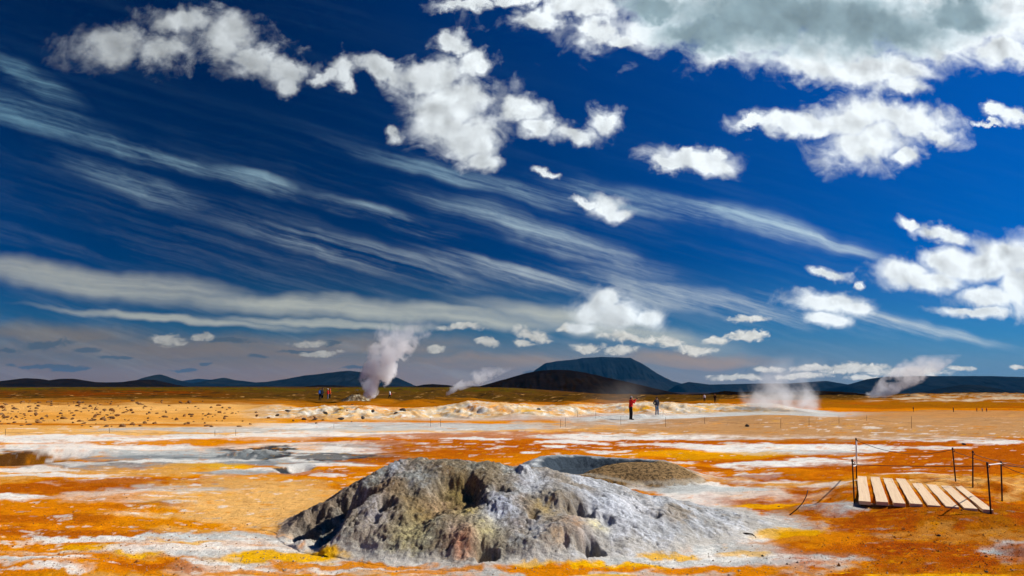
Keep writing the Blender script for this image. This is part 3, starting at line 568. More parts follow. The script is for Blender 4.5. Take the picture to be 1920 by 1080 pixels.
for px_, py_, rr, cc_ in ((870, 1008, .26, (.50, .33, .22)), (930, 960, .36, (.52, .56, .64)), (1110, 940, .3, (.50, .54, .60)), (1080, 945, .3, (.20, .16, .10)), (985, 900, .14, (.22, .15, .11)), (720, 950, .2, (.22, .15, .07)), (1160, 955, .4, (.52, .56, .60)), (870, 1022, .16, (.52, .26, .16)), (1000, 900, .35, (.52, .54, .56)), (835, 930, .3, (.40, .27, .15)), (1095, 975, .22, (.55, .46, .36)), (1150, 990, .4, (.55, .56, .57)), (790, 895, .3, (.28, .29, .27)), (740, 880, .25, (.36, .38, .40)), (770, 1000, .3, (.46, .40, .20)), (690, 1000, .3, (.44, .36, .25)), (910, 990, .25, (.48, .42, .22)), (1020, 950, .22, (.40, .30, .14)), (1040, 1010, .2, (.46, .34, .22)), (880, 950, .2, (.42, .33, .12)), (650, 930, .3, (.26, .29, .33)), (1200, 950, .4, (.58, .59, .60)), (1075, 985, .2, (.36, .24, .15)), (1120, 985, .16, (.58, .52, .30)), (700, 965, .3, (.36, .34, .33))):
    x0, y0 = ray_hit(px_, py_, _mb, 9, 15); lay_(cc_, gauss(MX, MY, x0, y0, rr, rr * 1.4) * (0.85 + 1.2 * n2))
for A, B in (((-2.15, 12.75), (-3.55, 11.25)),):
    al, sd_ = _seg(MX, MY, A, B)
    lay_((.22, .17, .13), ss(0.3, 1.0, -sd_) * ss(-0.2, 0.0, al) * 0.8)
lay_((.07, .055, .04), crack(MX, MY) * .75)
lay_((.075, .06, .045), ss(0.22, 0.5, fbm(MX / .09 + 4, MY / .09, 3, .6, 98) + .15 * n1) * (1 - .7 * rt_) * .6)
rk *= (1 + 0.45 * n2 + 0.3 * n1)[..., None]
bl = ss(0.02, 0.22, MB + 0.16 * n1 + 0.10 * n2)[..., None]
skirt = (ss(0.001, 0.05, MB + 0.05 * n1 + 0.03 * n2 - .01))[..., None]
sk = np.empty_like(pg); sk[:] = (.50, .47, .41); sk *= (1 + 0.35 * n1 + 0.2 * n2)[..., None]
lft = (1 - ss(-4.3, -3.2, MX + (MY - 11.5) * -0.8))[..., None]
sk = sk * (1 - 0.6 * lft) + np.array((.50, .33, .18)) * 0.6 * lft
pg2 = pg * (1 - skirt) + sk * skirt
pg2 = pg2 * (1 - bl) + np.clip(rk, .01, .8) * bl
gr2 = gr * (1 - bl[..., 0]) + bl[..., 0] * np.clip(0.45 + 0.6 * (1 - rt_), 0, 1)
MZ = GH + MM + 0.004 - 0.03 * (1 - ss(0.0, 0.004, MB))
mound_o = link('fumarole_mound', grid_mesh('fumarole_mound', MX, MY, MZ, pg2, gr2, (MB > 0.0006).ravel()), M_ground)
setp(mound_o, 'large pitted grey and brown crusted mound filling the foreground', 'mound')

# ------------------------------------------------------------------ mud crater behind it
CRX, CRY = 2.45, 20.2
def crater(X, Y):
    wx = X + 0.10 * fbm(X / 0.6, Y / 0.6, 3, 0.5, 101); wy = Y + 0.10 * fbm(X / 0.6 + 7, Y / 0.6, 3, 0.5, 103)
    qx, qy = (wx - CRX) / 1.75, (wy - CRY) / 2.0
    r = np.sqrt(qx ** 2 + qy ** 2); th = np.arctan2(qy, qx)
    h = 0.33 + 0.05 * np.cos(th * 2 + 1) + 0.04 * np.exp(-((np.angle(np.exp(1j * (th + 1.10)))) / 1.10) ** 2) - 0.16 * np.exp(-((np.angle(np.exp(1j * (th + 2.5)))) / 0.6) ** 2)
    out = np.where(r > 1, np.exp(-((r - 1) / (0.34 + 0.16 * np.exp(-(np.angle(np.exp(1j * (th + 0.3))) / 0.7) ** 2))) ** 2), np.exp(-((r - 1) / 0.26) ** 2))
    z = h * out - 0.45 * (1 - ss(0.35, 0.85, r))
    z = z + 0.035 * fbm(X / 0.22, Y / 0.22, 4, 0.6, 105) * np.exp(-((r - 0.9) / 0.4) ** 2)
    dome = np.clip(1 - ((wx - 3.4) / 1.75) ** 2 - ((wy - 18.75) / 1.35) ** 2, 0, 1) ** 0.8
    z = np.maximum(z, 0.47 * dome + 0.02 * fbm(X / .12, Y / .12, 3, .6, 106))
    return z, r, th
xs = np.arange(CRX - 3.6, CRX + 3.9, 0.025); ys = np.arange(CRY - 4.2, CRY + 4.2, 0.035)
KY, KX = np.meshgrid(ys, xs, indexing='ij')
KZ, KR, KT = crater(KX, KY)
pgc, grc = pigment(KX, KY)
n1 = fbm(KX / 0.4, KY / 0.4, 5, 0.6, 107); n2 = fbm(KX / 0.10, KY / 0.10, 3, 0.6, 109)
fr = np.exp(-((np.angle(np.exp(1j * (KT + 1.1)))) / 1.05) ** 2)
rkc = np.empty_like(pgc); rkc[:] = (.30, .32, .32)
def mixc(dst, c, a):
    a = np.clip(a, 0, 1)[..., None]; dst[:] = dst * (1 - a) + np.array(c) * a
mixc(rkc, (.58, .60, .58), ss(0.0, 0.35, n1) * 0.7)
mixc(rkc, (.27, .16, .06), ss(0.25, 0.6, fr + 0.3 * n1) * ss(0.86, 0.98, KR))
mixc(rkc, (.05, .035, .02), ss(0.25, 0.6, fr) * ss(0.9, 1.0, KR) * ss(0.0, 0.3, n2) * 0.85)
mixc(rkc, (.045, .06, .075), (1 - ss(0.88, 1.0, KR + 0.05 * n1)))  # shade of the crater's inner wall painted in as dark blue
dm = np.clip(1 - ((KX - 3.4) / 1.75) ** 2 - ((KY - 18.75) / 1.35) ** 2 + .15 * n1, 0, 1)
mixc(rkc, (.30, .19, .085), ss(0.02, 0.2, dm)); mixc(rkc, (.06, .042, .024), ss(0.1, 0.3, dm) * ss(-0.05, 0.2, n2) * .85)
mixc(rkc, (.50, .46, .36), ss(0.0, 0.12, dm) * (1 - ss(0.12, 0.3, dm)) * .6)
wgt = np.maximum(1 - ss(1.35, 1.75, KR + 0.3 * n1), ss(0, .1, dm))[..., None]
pgc2 = pgc * (1 - wgt) + rkc * (1 + 0.3 * n1)[..., None] * wgt
edge_ = np.maximum(1 - ss(1.75, 2.0, KR), (dm > 0.02) * 1.0)
cr_o = link('mud_crater', grid_mesh('mud_crater', KX, KY, H(KX, KY) + KZ * edge_ + 0.006 - 0.05 * ss(1.9, 2.05, KR) * (dm < 0.02), np.clip(pgc2, .01, .85), np.clip(grc + 0.8 * fr * ss(.85, 1, KR), 0, 1), ((KR < 2.05) | (dm > 0)).ravel()), M_ground)
setp(cr_o, 'mud crater with dark inner wall and brown speckled rim behind the big grey mound', 'crater')
# the level sheet gives way under the two, so that their hollows stay open
gm = ground.data
low = 0.9 * (mound_base(XX, YY) > 0.06) * (YY > 9) * (YY < 16) * (np.abs(XX) < 7)
kz, kr, kt = crater(XX, YY)
low = np.maximum(low, 0.9 * (kr < 1.7))
gm.vertices.foreach_set('co', np.stack([XX, YY, ZZ - low], -1).astype(np.float32).ravel()); gm.update()

# ------------------------------------------------------------------ hills and mountains
def hill_mat(name, base, alt, sc_):
    m, t = new_mat(name)
    p = t.node('ShaderNodeNewGeometry').outputs['Position']
    a = t.noise(p, sc_, 8.0, 0.62); b = t.noise(p, sc_ * 7, 6.0, 0.6)
    f = t.smooth(t.m('ADD', a, t.m('MULTIPLY', t.m('SUBTRACT', b, 0.5), 0.6)), 0.40, 0.64)
    finish(t, t.mix(f, base, alt), 1.0, None, 0.0)
    return m
M_lava = hill_mat('black_lava', (.005, .0035, .003), (.012, .007, .004), .02)
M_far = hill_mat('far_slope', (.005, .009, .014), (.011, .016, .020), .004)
M_green = hill_mat('grassy_slope', (.05, .042, .010), (.08, .06, .02), .06)
def hill(name, prof, dist, depth, mat, label, base=-75.0, rough=0.12, power=1.35, cat='hill', seed=0, nf=1.0):
    prof = sorted(prof); pu = np.array([uv(a, b)[0] for a, b in prof]) * dist; pz = np.array([uv(a, b)[1] for a, b in prof]) * dist + CAMH
    n = 260; x = np.linspace(pu[0], pu[-1], n); z0 = np.interp(x, pu, pz)
    k = np.ones(3) / 3; z0 = np.convolve(np.pad(z0, 1, 'edge'), k, 'valid')
    span_ = pu[-1] - pu[0]; z0 = z0 + 0.012 * (z0.max() - base) * fbm(x / span_ * 30, x * 0, 4, 0.55, 120 + seed)
    z0 = base + np.maximum(z0 - base, 0) * ss(0, 0.04, (x - pu[0]) / span_) * ss(0, 0.04, (pu[-1] - x) / span_)
    tt = np.linspace(-1, 1, 61); T, Xg = np.meshgrid(tt, x, indexing='ij'); Z0 = np.broadcast_to(z0, T.shape)
    hh_ = np.maximum(Z0 - base, 0)
    f = 1 - np.abs(T) ** power
    er = ridged(Xg / span_ * 16 * nf, T * 1.3, 4, 0.55, 130 + seed)
    Z = base + hh_ * np.clip(f - rough * (1 - np.abs(2 * np.abs(T) - 1)) * (1 - er), 0, 1)
    Y = dist + T * depth
    me = bpy.data.meshes.new(name); r, c = T.shape
    me.vertices.add(r * c); me.vertices.foreach_set('co', np.stack([Xg, Y, Z], -1).astype(np.float32).ravel())
    i = np.arange(r * c).reshape(r, c); q = np.stack([i[:-1, :-1], i[:-1, 1:], i[1:, 1:], i[1:, :-1]], -1).reshape(-1, 4)
    me.loops.add(q.size); me.loops.foreach_set('vertex_index', q.ravel().astype(np.int32))
    me.polygons.add(len(q)); me.polygons.foreach_set('loop_start', (np.arange(len(q)) * 4).astype(np.int32)); me.polygons.foreach_set('loop_total', np.full(len(q), 4, np.int32))
    me.polygons.foreach_set('use_smooth', np.ones(len(q), bool)); me.update(calc_edges=True)
    o = link(name, me, mat); o['kind'] = 'structure'; setp(o, label)
    return o
LEFT = -6.0
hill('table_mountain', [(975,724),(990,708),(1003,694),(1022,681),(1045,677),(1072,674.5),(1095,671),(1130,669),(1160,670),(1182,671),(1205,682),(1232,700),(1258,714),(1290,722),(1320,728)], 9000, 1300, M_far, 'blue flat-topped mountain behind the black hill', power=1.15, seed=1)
hill('black_hill', [(800,742),(860,734),(900,724),(950,710),(985,700),(1010,695),(1040,693),(1068,694),(1095,698),(1130,706),(1180,717),(1230,729),(1280,740),(1310,744)], 1500, 330, M_lava, 'rounded black cinder hill in front of the flat-topped mountain', base=-30.0, seed=2, power=1.5)
hill('black_hill', [(-120,722),(-30,719),(12,714),(48,709),(72,710),(92,714),(116,710),(138,710),(168,716),(200,717),(238,716),(262,712),(288,712),(305,719),(330,724),(390,727)], 2300, 260, M_lava, 'low black lava ridge along the left horizon', base=LEFT, seed=3)
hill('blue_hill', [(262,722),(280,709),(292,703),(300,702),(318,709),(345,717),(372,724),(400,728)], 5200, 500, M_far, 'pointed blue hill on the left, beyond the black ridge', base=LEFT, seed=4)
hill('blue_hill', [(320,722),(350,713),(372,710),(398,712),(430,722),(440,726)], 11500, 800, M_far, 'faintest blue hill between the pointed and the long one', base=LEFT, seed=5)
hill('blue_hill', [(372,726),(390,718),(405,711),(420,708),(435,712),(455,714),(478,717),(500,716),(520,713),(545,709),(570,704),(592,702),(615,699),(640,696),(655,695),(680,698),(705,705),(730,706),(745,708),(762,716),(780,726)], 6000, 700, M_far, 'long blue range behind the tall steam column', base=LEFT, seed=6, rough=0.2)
hill('black_hill', [(752,734),(775,725),(795,721),(812,720),(840,722),(865,726),(885,733)], 1700, 150, M_lava, 'small black hump left of the cinder hill', base=-20.0, seed=7)
hill('black_hill', [(520,733),(560,726),(600,722),(640,723),(660,726),(700,734)], 2000, 150, M_lava, 'flat dark lava swell in front of the long blue range', base=LEFT, seed=12)
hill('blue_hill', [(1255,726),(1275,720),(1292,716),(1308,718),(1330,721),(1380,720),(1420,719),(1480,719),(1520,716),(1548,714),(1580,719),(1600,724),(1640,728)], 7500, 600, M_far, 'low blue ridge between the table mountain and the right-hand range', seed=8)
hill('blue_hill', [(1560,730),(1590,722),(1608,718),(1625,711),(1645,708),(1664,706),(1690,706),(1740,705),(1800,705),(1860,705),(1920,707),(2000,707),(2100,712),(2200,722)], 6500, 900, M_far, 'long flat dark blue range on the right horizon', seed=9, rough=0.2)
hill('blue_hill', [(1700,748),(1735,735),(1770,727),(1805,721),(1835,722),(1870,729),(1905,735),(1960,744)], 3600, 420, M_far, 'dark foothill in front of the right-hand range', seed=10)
hill('green_hill', [(1780,754),(1830,750),(1860,746),(1895,740),(1925,737),(1990,732),(2060,734),(2150,748)], 420, 70, M_green, 'olive grassy slope at the right edge', base=-9.0, seed=11)
hill('black_hill', [(1255,747),(1290,739),(1325,738),(1360,733),(1385,735),(1410,734),(1450,736),(1490,735),(1530,733),(1570,734),(1600,736),(1640,742),(1670,748)], 520, 60, M_lava, 'dark lava rise behind the right-hand steam', base=-13.0, seed=13, rough=.25)

# ------------------------------------------------------------------ simple solid builders
class MB:
    """collects shapes and links them as one mesh object"""
    def __init__(s): s.v = []; s.f = []
    def ring_tube(s, pts, rad, seg=8, cap=True):
        pts = [Vector(p) for p in pts]; rad = rad if isinstance(rad, (list, tuple)) else [rad] * len(pts)
        base = len(s.v); prev = None
        for i, p in enumerate(pts):
            d = (pts[min(i + 1, len(pts) - 1)] - pts[max(i - 1, 0)]).normalized()
            a = d.orthogonal().normalized() if prev is None else (prev - d * prev.dot(d)).normalized()
            prev = a; b = d.cross(a)
            for k in range(seg):
                an = 2 * math.pi * k / seg
                s.v.append(p + (a * math.cos(an) + b * math.sin(an)) * rad[i])
        for i in range(len(pts) - 1):
            for k in range(seg):
                k2 = (k + 1) % seg
                s.f.append((base + i * seg + k, base + i * seg + k2, base + (i + 1) * seg + k2, base + (i + 1) * seg + k))
        if cap:
            s.f.append(tuple(base + k for k in reversed(range(seg)))); s.f.append(tuple(base + (len(pts) - 1) * seg + k for k in range(seg)))
        return s
    def capsule(s, p0, r0, p1, r1, seg=10, flat=None):
        p0, p1 = Vector(p0), Vector(p1); d = (p1 - p0)
        d = d.normalized() if d.length > 1e-6 else Vector((0, 0, 1))
        pts = []; rr = []
        for an in (-80, -55, -25, 0): pts.append(p0 + d * (r0 * math.sin(R(an)))); rr.append(r0 * math.cos(R(an)))
        for an in (0, 25, 55, 80): pts.append(p1 + d * (r1 * math.sin(R(an)))); rr.append(r1 * math.cos(R(an)))
        return s.ring_tube(pts, rr, seg)
    def hexa(s, c):
        """box from eight corners: bottom four then top four, both counter-clockwise"""
        b = len(s.v); s.v += [Vector(p) for p in c]
        s.f += [tuple(b + i for i in q) for q in ((3, 2, 1, 0), (4, 5, 6, 7), (0, 1, 5, 4), (1, 2, 6, 5), (2, 3, 7, 6), (3, 0, 4, 7))]
        return s
    def box(s, c, sx, sy, sz):
        x, y, z = c
        return s.hexa([(x - sx, y - sy, z - sz), (x + sx, y - sy, z - sz), (x + sx, y + sy, z - sz), (x - sx, y + sy, z - sz), (x - sx, y - sy, z + sz), (x + sx, y - sy, z + sz), (x + sx, y + sy, z + sz), (x - sx, y + sy, z + sz)])
    def build(s, name, mat, parent=None, smooth=True, remesh=None):
        me = bpy.data.meshes.new(name); me.from_pydata([tuple(v) for v in s.v], [], s.f); me.update()
        o = link(name, me, mat, parent)
        if remesh:
            m = o.modifiers.new('remesh', 'REMESH'); m.mode = 'VOXEL'; m.voxel_size = remesh; m.use_smooth_shade = True
            k = o.modifiers.new('smooth', 'SMOOTH'); k.factor = 0.5; k.iterations = 3
        elif smooth: me.polygons.foreach_set('use_smooth', [True] * len(me.polygons))
        return o
def empty(name, loc, rz=0.0):
    o = bpy.data.objects.new(name, None); col.objects.link(o); o.location = loc; o.rotation_euler = (0, 0, rz); o.empty_display_size = 0.2
    return o
_flat = {}
def paint(name, c, rough=0.8, var=0.25, scale=20.0, spec=0.2):
    if name in _flat: return _flat[name]
    m, t = new_mat(name)
    tcn = t.node('ShaderNodeTexCoord').outputs['Object']
    n = t.noise(tcn, scale, 5.0, 0.6)
    k = t.m('ADD', 1.0, t.m('MULTIPLY', t.m('SUBTRACT', n, 0.5), var * 2))
    finish(t, t.vm('SCALE', c, scale=k), rough, bump(t, n, 0.3, 0.01), spec)
    _flat[name] = m; return m
def gz(x, y): return float(H(np.array([x]), np.array([y]))[0])

# ------------------------------------------------------------------ boardwalk of broad planks
M_wood, t = new_mat('bleached_wood')
p = t.node('ShaderNodeTexCoord').outputs['UV']
gr_ = t.noise(t.mapping(p, scl=(26, 1.6, 1)), 1.0, 6.0, 0.65); st_ = t.noise(t.mapping(p, scl=(3, 2.2, 1)), 1.0, 4.0, 0.6)
cw = t.mix(t.smooth(gr_, 0.35, 0.75), (.74, .52, .31), (.85, .66, .44)); cw = t.mix(t.smooth(st_, 0.46, 0.72, 0, 0.6), cw, (.60, .40, .24))
finish(t, cw, 0.85, bump(t, gr_, 0.4, 0.01), 0.15)
M_beam = paint('old_beam_wood', (.16, .085, .04), 0.9)
def on_plane(px, py, z):
    u, v = uv(px, py); Y = (z - CAMH) / v; return Vector((u * Y, Y, z))
FL, FR, BL, BR = on_plane(1611, 938, .19), on_plane(1862, 955, .17), on_plane(1608, 892, .19), on_plane(1797, 906, .17)
board = empty('boardwalk', (FL + FR + BL + BR) / 4 - Vector((0, 0, .19)))
setp(board, 'short boardwalk of eight pale broad planks on the orange ground', 'boardwalk')
bo = board.location
def lerp(a, b, t_): return a + (b - a) * t_
rr_ = random.Random(4)
for i in range(8):
    a = i / 7.55 + rr_.uniform(-.004, .004); b = a + 0.094
    if i == 7: b = 1.0
    e0, e1 = rr_.uniform(-.012, .012), rr_.uniform(-.015, .015)
    A, B = lerp(FL, FR, a), lerp(FL, FR, b); Cc, Dd = lerp(BL, BR, b), lerp(BL, BR, a)
    A, B = lerp(A, Dd, e0), lerp(B, Cc, e0); Dd, Cc = lerp(Dd, A, e1), lerp(Cc, B, e1)
    dz_ = rr_.uniform(-.008, .008)
    n = 12; vs = []; m = bpy.data.meshes.new('plank'); bm = bmesh.new(); uvl = bm.loops.layers.uv.new('UVMap')
    rows = []
    for k in range(n + 1):
        f = k / n; l, r_ = lerp(A, Dd, f), lerp(B, Cc, f); wob = (r_ - l) * rr_.uniform(-.035, .035)
        rows.append([bm.verts.new(l + wob + Vector((0, 0, dz_)) - bo), bm.verts.new(r_ + wob * .5 + Vector((0, 0, dz_)) - bo), bm.verts.new(r_ + wob * .5 + Vector((0, 0, dz_ - .07)) - bo), bm.verts.new(l + wob + Vector((0, 0, dz_ - .07)) - bo)])
    for k in range(n):
        for q in range(4):
            f = bm.faces.new((rows[k][q], rows[k][(q + 1) % 4], rows[k + 1][(q + 1) % 4], rows[k + 1][q]))
            for lp, (uu, vv) in zip(f.loops, ((q * 1.0, k / n), (q + 1.0, k / n), (q + 1.0, (k + 1) / n), (q * 1.0, (k + 1) / n))): lp[uvl].uv = (uu + i * 3.7, vv + i * 1.3)
    bm.faces.new(rows[0][::-1]); bm.faces.new(rows[-1])
    bmesh.ops.recalc_face_normals(bm, faces=bm.faces); bm.to_mesh(m); bm.free()
    link('plank', m, M_wood, board)
for f in (0.03, 0.5, 0.97):
    A, B = lerp(FL, BL, f), lerp(FR, BR, f); d = (B - A).normalized(); nrm = Vector((-d.y, d.x, 0)) * 0.05
    z0, z1 = Vector((0, 0, -.20)), Vector((0, 0, -.072))
    A = A + d * .02 - bo; B = B - d * .02 - bo
    mb = MB().hexa([A - nrm + z0, B - nrm + z0, B + nrm + z0, A + nrm + z0, A - nrm + z1, B - nrm + z1, B + nrm + z1, A + nrm + z1])
    mb.build('beam', M_beam, board, smooth=False)

# ------------------------------------------------------------------ posts and ropes
M_rod = paint('rusty_rod', (.045, .022, .012), 0.7)
M_rope = paint('grey_rope', (.075, .055, .04), 0.9)
M_tape = paint('white_tape', (.75, .73, .70), 0.6)
def post(base, top, label, group='rope posts around the boardwalk', r=0.016, tape=None, eye=True):
    b, tp = Vector(base), Vector(top)
    o = empty('rope_post', b); setp(o, label, 'post', group)
    loc = lambda v: v - b
    d = tp - b
    MB().ring_tube([loc(b - d.normalized() * .25), loc(b + d * .3), loc(b + d * .7), loc(tp)], [r, r, r * .95, r * .9], 8).build('rod', M_rod, o)
    if eye:
        c = loc(tp - d.normalized() * .05) + Vector((r * 1.6, 0, 0)); k = 12
        MB().ring_tube([c + Vector((math.cos(a) * .022, 0, math.sin(a) * .022)) for a in [2 * math.pi * i / k for i in range(k + 1)]], r * .4, 6, False).build('eyelet', M_rod, o)
        MB().capsule(loc(tp - d.normalized() * .02), r * 1.35, loc(tp + d.normalized() * .01), r * 1.2).build('knob', M_rod, o)
    if tape:
        MB().ring_tube([loc(b + d * tape[0]) + Vector((.004, -.004, 0)), loc(b + d * (tape[0] * .6 + tape[1] * .4)) + Vector((.004, -.004, 0)), loc(b + d * tape[1]) + Vector((.004, -.004, 0))], [r * 1.5, r * 1.25, r * 1.2], 8).build('reflective_tape', M_tape, o)
    return o
def rope(a, b, sag, label, group=None, r=0.007, n=14, mat=None, seg=6):
    a, b = Vector(a), Vector(b)
    pts = [a + (b - a) * (i / n) - Vector((0, 0, sag * 4 * (i / n) * (1 - i / n))) for i in range(n + 1)]
    mb = MB().ring_tube([p_ - a for p_ in pts], r, seg)
    o = mb.build('rope', mat or M_rope); o.location = a
    setp(o, label, 'rope', group); return o
def stand(px, pyb, pyt, dx=0.0, z=None):
    x, y = gx(px, pyb)
    for _ in range(6):
        zg = gz(x, y); u, v = uv(px, pyb); y = (zg - CAMH) / v; x = u * y
    return Vector((x, y, zg)), pt(px + dx, pyt, y)
pb = {}
for key, (px, pyb, pyt, dxx, lab, tape) in dict(
    fl=(1602, 944, 863, -4, 'short thin post at the near left corner of the boardwalk', None),
    bl=(1606, 897, 823, -1, 'tall thin post wrapped in white tape at the far left of the boardwalk', (0.32, 0.96)),
    b1=(1792, 904, 841, -6, 'leaning thin post behind the right end of the boardwalk', None),
    b2=(1824, 914, 847, 0, 'upright thin post with a ring at its top, right of the leaning one', None),
    fr=(1858, 964, 869, -7, 'tallest leaning post at the near right corner of the boardwalk', None),
    br=(1879, 940, 867, -2, 'rightmost thin post, joined to the corner post by white tape', None)).items():
    B, T = stand(px, pyb, pyt, dxx); pb[key] = (B, T); post(B, T, lab, tape=tape)
tp_ = lambda k, f=0.95: pb[k][0] + (pb[k][1] - pb[k][0]) * f
GRP = 'ropes around the boardwalk'
rope(tp_('fl', .9), tp_('fr', .95), .02, 'rope along the near edge of the boardwalk', GRP)
rope(tp_('bl', .97), tp_('b1', .97), .22, 'sagging rope along the far side of the boardwalk', GRP)
rope(tp_('bl', .36), tp_('fl', .88), .03, 'short white rope between the two left posts', GRP, r=.012, mat=M_tape)
rope(tp_('fr', .97), tp_('br', .97), .0, 'white tape stretched between the two right posts', GRP, r=.012, mat=M_tape)
rope(tp_('b1', .93), pt(1925, 876, 21.0), .10, 'rope leading right from the leaning post', GRP)
rope(tp_('b2', .93), pt(1985, 878, 23.0), .10, 'rope leading right from the ringed post', GRP)
rope(tp_('br', .97), pt(2010, 882, 16.0), .05, 'upper rope leading out of view from the rightmost post', GRP)
rope(tp_('br', .93), pt(1985, 905, 14.5), .05, 'lower rope leading out of view from the rightmost post', GRP)
# fence of thin stakes and a low rope in the middle distance
FAR = [(403,818,806),(442,817,805),(626,803,795),(807,800,784),(826,800,786),(1051,802,787),(1060,800,783),(1117,786,771),(1164,796,780),(1248,800,781),(1321,795,782),(1517,800,781),(1464,803,785),(1573,794,780),(1709,803,780),(1625,789,778),(1083,782,770),(205,812,803),(10,816,804)]
tops = []
WHERE = ['nearest the stony slope on the left', 'a little right of the first stake, left of the black crust', 'below the white bank on the left', 'left one of the close pair below the bank', 'right one of the close pair below the bank',
 'left one of the pair left of the photographing person', 'right one of the pair left of the photographing person', 'on the pale flat, just left of the red jacket', 'just in front of the person in the red jacket', 'below the person in jeans', 'in front of the orange swell', 'on the brown track right of the swell', 'at the foot of the orange swell, under the steam',
 'on the track behind the taller stakes at right', 'tall and alone on the brown track at right', 'faint, beyond the track at right', 'faint, left of the steam veil', 'below the stony slope, second from the left edge', 'at the left edge below the stony slope']
for (px, b_, t_), wh in zip(FAR, WHERE):
    B, T = stand(px, b_, t_); tops.append((px, B, T)); post(B, T, 'thin rope stake ' + wh, 'stakes of the far rope fence', r=0.009, eye=False)
tops.sort(key=lambda q: q[0])
for i in range(len(tops) - 1):
    (pa, Ba, Ta), (pb_, Bb, Tb) = tops[i], tops[i + 1]
    if abs(Ba.y - Bb.y) > 11 or pb_ - pa > 260: continue
    rope(Ba + (Ta - Ba) * .5, Bb + (Tb - Bb) * .5, .1, 'thin rope between stakes of the far fence', 'ropes of the far fence', r=.004, n=10, seg=4)
# a thin dark bent line and a stick on the ground
x, y = gx(1481, 968); zb = gz(x, y)
pts = [pt(a, b, y + k) for a, b, k in ((1480, 966, 0), (1494, 955, .05), (1505, 943, .1), (1512, 930, .15), (1515, 918, .2))]
w0 = pts[0].copy(); o = MB().ring_tube([q - w0 for q in pts], [.010, .010, .009, .009, .007], 6).build('bent_line', M_rod); o.location = w0
setp(o, 'thin dark bent line sticking out of the ground between mound and boardwalk', 'wire')
x, y = gx(1405, 1006); z_ = gz(x, y) + .02
o = MB().ring_tube([(-.10, .05, .03), (-.03, .01, .04), (.05, -.01, .03), (.08, -.03, 0), (.07, -.12, -.01)], [.012, .013, .012, .010, .006], 6).build('dead_stick', M_rod); o.location = (x, y, z_)
setp(o, 'small dark dead stick lying right of the mound', 'stick')

# ------------------------------------------------------------------ stones
M_stone, t = new_mat('rusty_stone')
tcn = t.node('ShaderNodeTexCoord').outputs['Object']; rnd = t.node('ShaderNodeObjectInfo').outputs['Random']
n = t.noise(tcn, 3.0, 5.0, 0.6)
finish(t, t.mix(rnd, t.mix(n, (.15, .065, .02), (.32, .16, .06)), t.mix(n, (.06, .035, .02), (.30, .17, .08))), 0.95, bump(t, n, .5, .1), .0)
M_dark, t = new_mat('dark_stone')
n = t.noise(t.node('ShaderNodeTexCoord').outputs['Object'], 3.0, 5.0, 0.6)
finish(t, t.mix(n, (.03, .028, .025), (.14, .12, .10)), 0.95, bump(t, n, .5, .1), .0)
protos = []
for k in range(7):
    bm = bmesh.new(); bmesh.ops.create_icosphere(bm, subdivisions=2, radius=1.0)
    pr = np.random.default_rng(40 + k); sx_, sy_, sz_ = pr.uniform(.7, 1.3), pr.uniform(.6, 1.1), pr.uniform(.45, .8)
    pl_ = [(Vector(pr.normal(size=3)).normalized(), pr.uniform(.45, .8)) for _ in range(7)]
    for v in bm.verts:
        c = v.co.normalized(); r_ = 1.0
        for nrm, dd in pl_:
            q = c.dot(nrm)
            if q > dd: r_ = min(r_, dd / q)
        v.co = Vector((c.x * sx_, c.y * sy_, c.z * sz_)) * r_ * pr.uniform(.94, 1.04)
    me = bpy.data.meshes.new('stone'); bm.to_mesh(me); bm.free(); me.materials.append(M_stone); protos.append(me)
sr = random.Random(9)
def stone(px, py, size, label, group, mat=None, cat='stone'):
    x, y = gx(px, py)
    for _ in range(5):
        zg = gz(x, y); u, v = uv(px, py); y = (zg - CAMH) / v; x = u * y
    me = protos[sr.randrange(7)]
    if mat is not None:
        me = me.copy(); me.materials.clear(); me.materials.append(mat)
    o = bpy.data.objects.new('stone', me); col.objects.link(o)
    o.location = (x, y, zg + size * .18); o.scale = (size, size, size); o.rotation_euler = (sr.uniform(-.3, .3), sr.uniform(-.3, .3), sr.uniform(0, 6.28))
    setp(o, label, cat, group); return o
n_ = 0
while n_ < 285:
    px = sr.uniform(-10, 470) if n_ < 250 else sr.uniform(380, 660); py = sr.uniform(752, 801)
    w_ = math.exp(-((px - 110) / 190) ** 2) * (1 if py < 790 else .5) + .12 + .25 * math.exp(-((px - 380) / 40) ** 2)
    if sr.random() > w_: continue
    stone(px, py, sr.choice((.08, .095, .11, .14, .17, .23)) * (1.25 if py < 765 else 1.0), 'rusty brown stone strewn on the orange slope at the far left', 'stones strewn on the orange slope'); n_ += 1
for px, py, sz in ((700,772,.22),(755,770,.28),(742,775,.2),(610,775,.2),(520,779,.2),(660,760,.18),(840,764,.2),(930,766,.22),(570,787,.2),(590,788,.25),(640,786,.22),(680,784,.2),(895,760,.16),(540,771,.2),(1010,768,.2)):
    stone(px, py, sz, 'dark stone lying on the pale clay bank', 'dark stones on the pale clay bank', M_dark)
stone(1400, 800, .22, 'dark brown stone beside the track below the orange swell', 'dark stones on the flat', M_dark)
for px, py, sz, lb in ((1760, 1005, .035, 'small red-brown clod on the bare ground below the boardwalk'), (1430, 1043, .03, 'dark clod lying in the yellow patch right of the mound'), (1808, 834, .12, 'small dark stone far behind the boardwalk'), (1850, 1073, .03, 'small dark clod at the bottom edge right of centre'), (1460, 950, .025, 'dark clod near the bent line')):
    stone(px, py, sz, lb, None, M_dark)
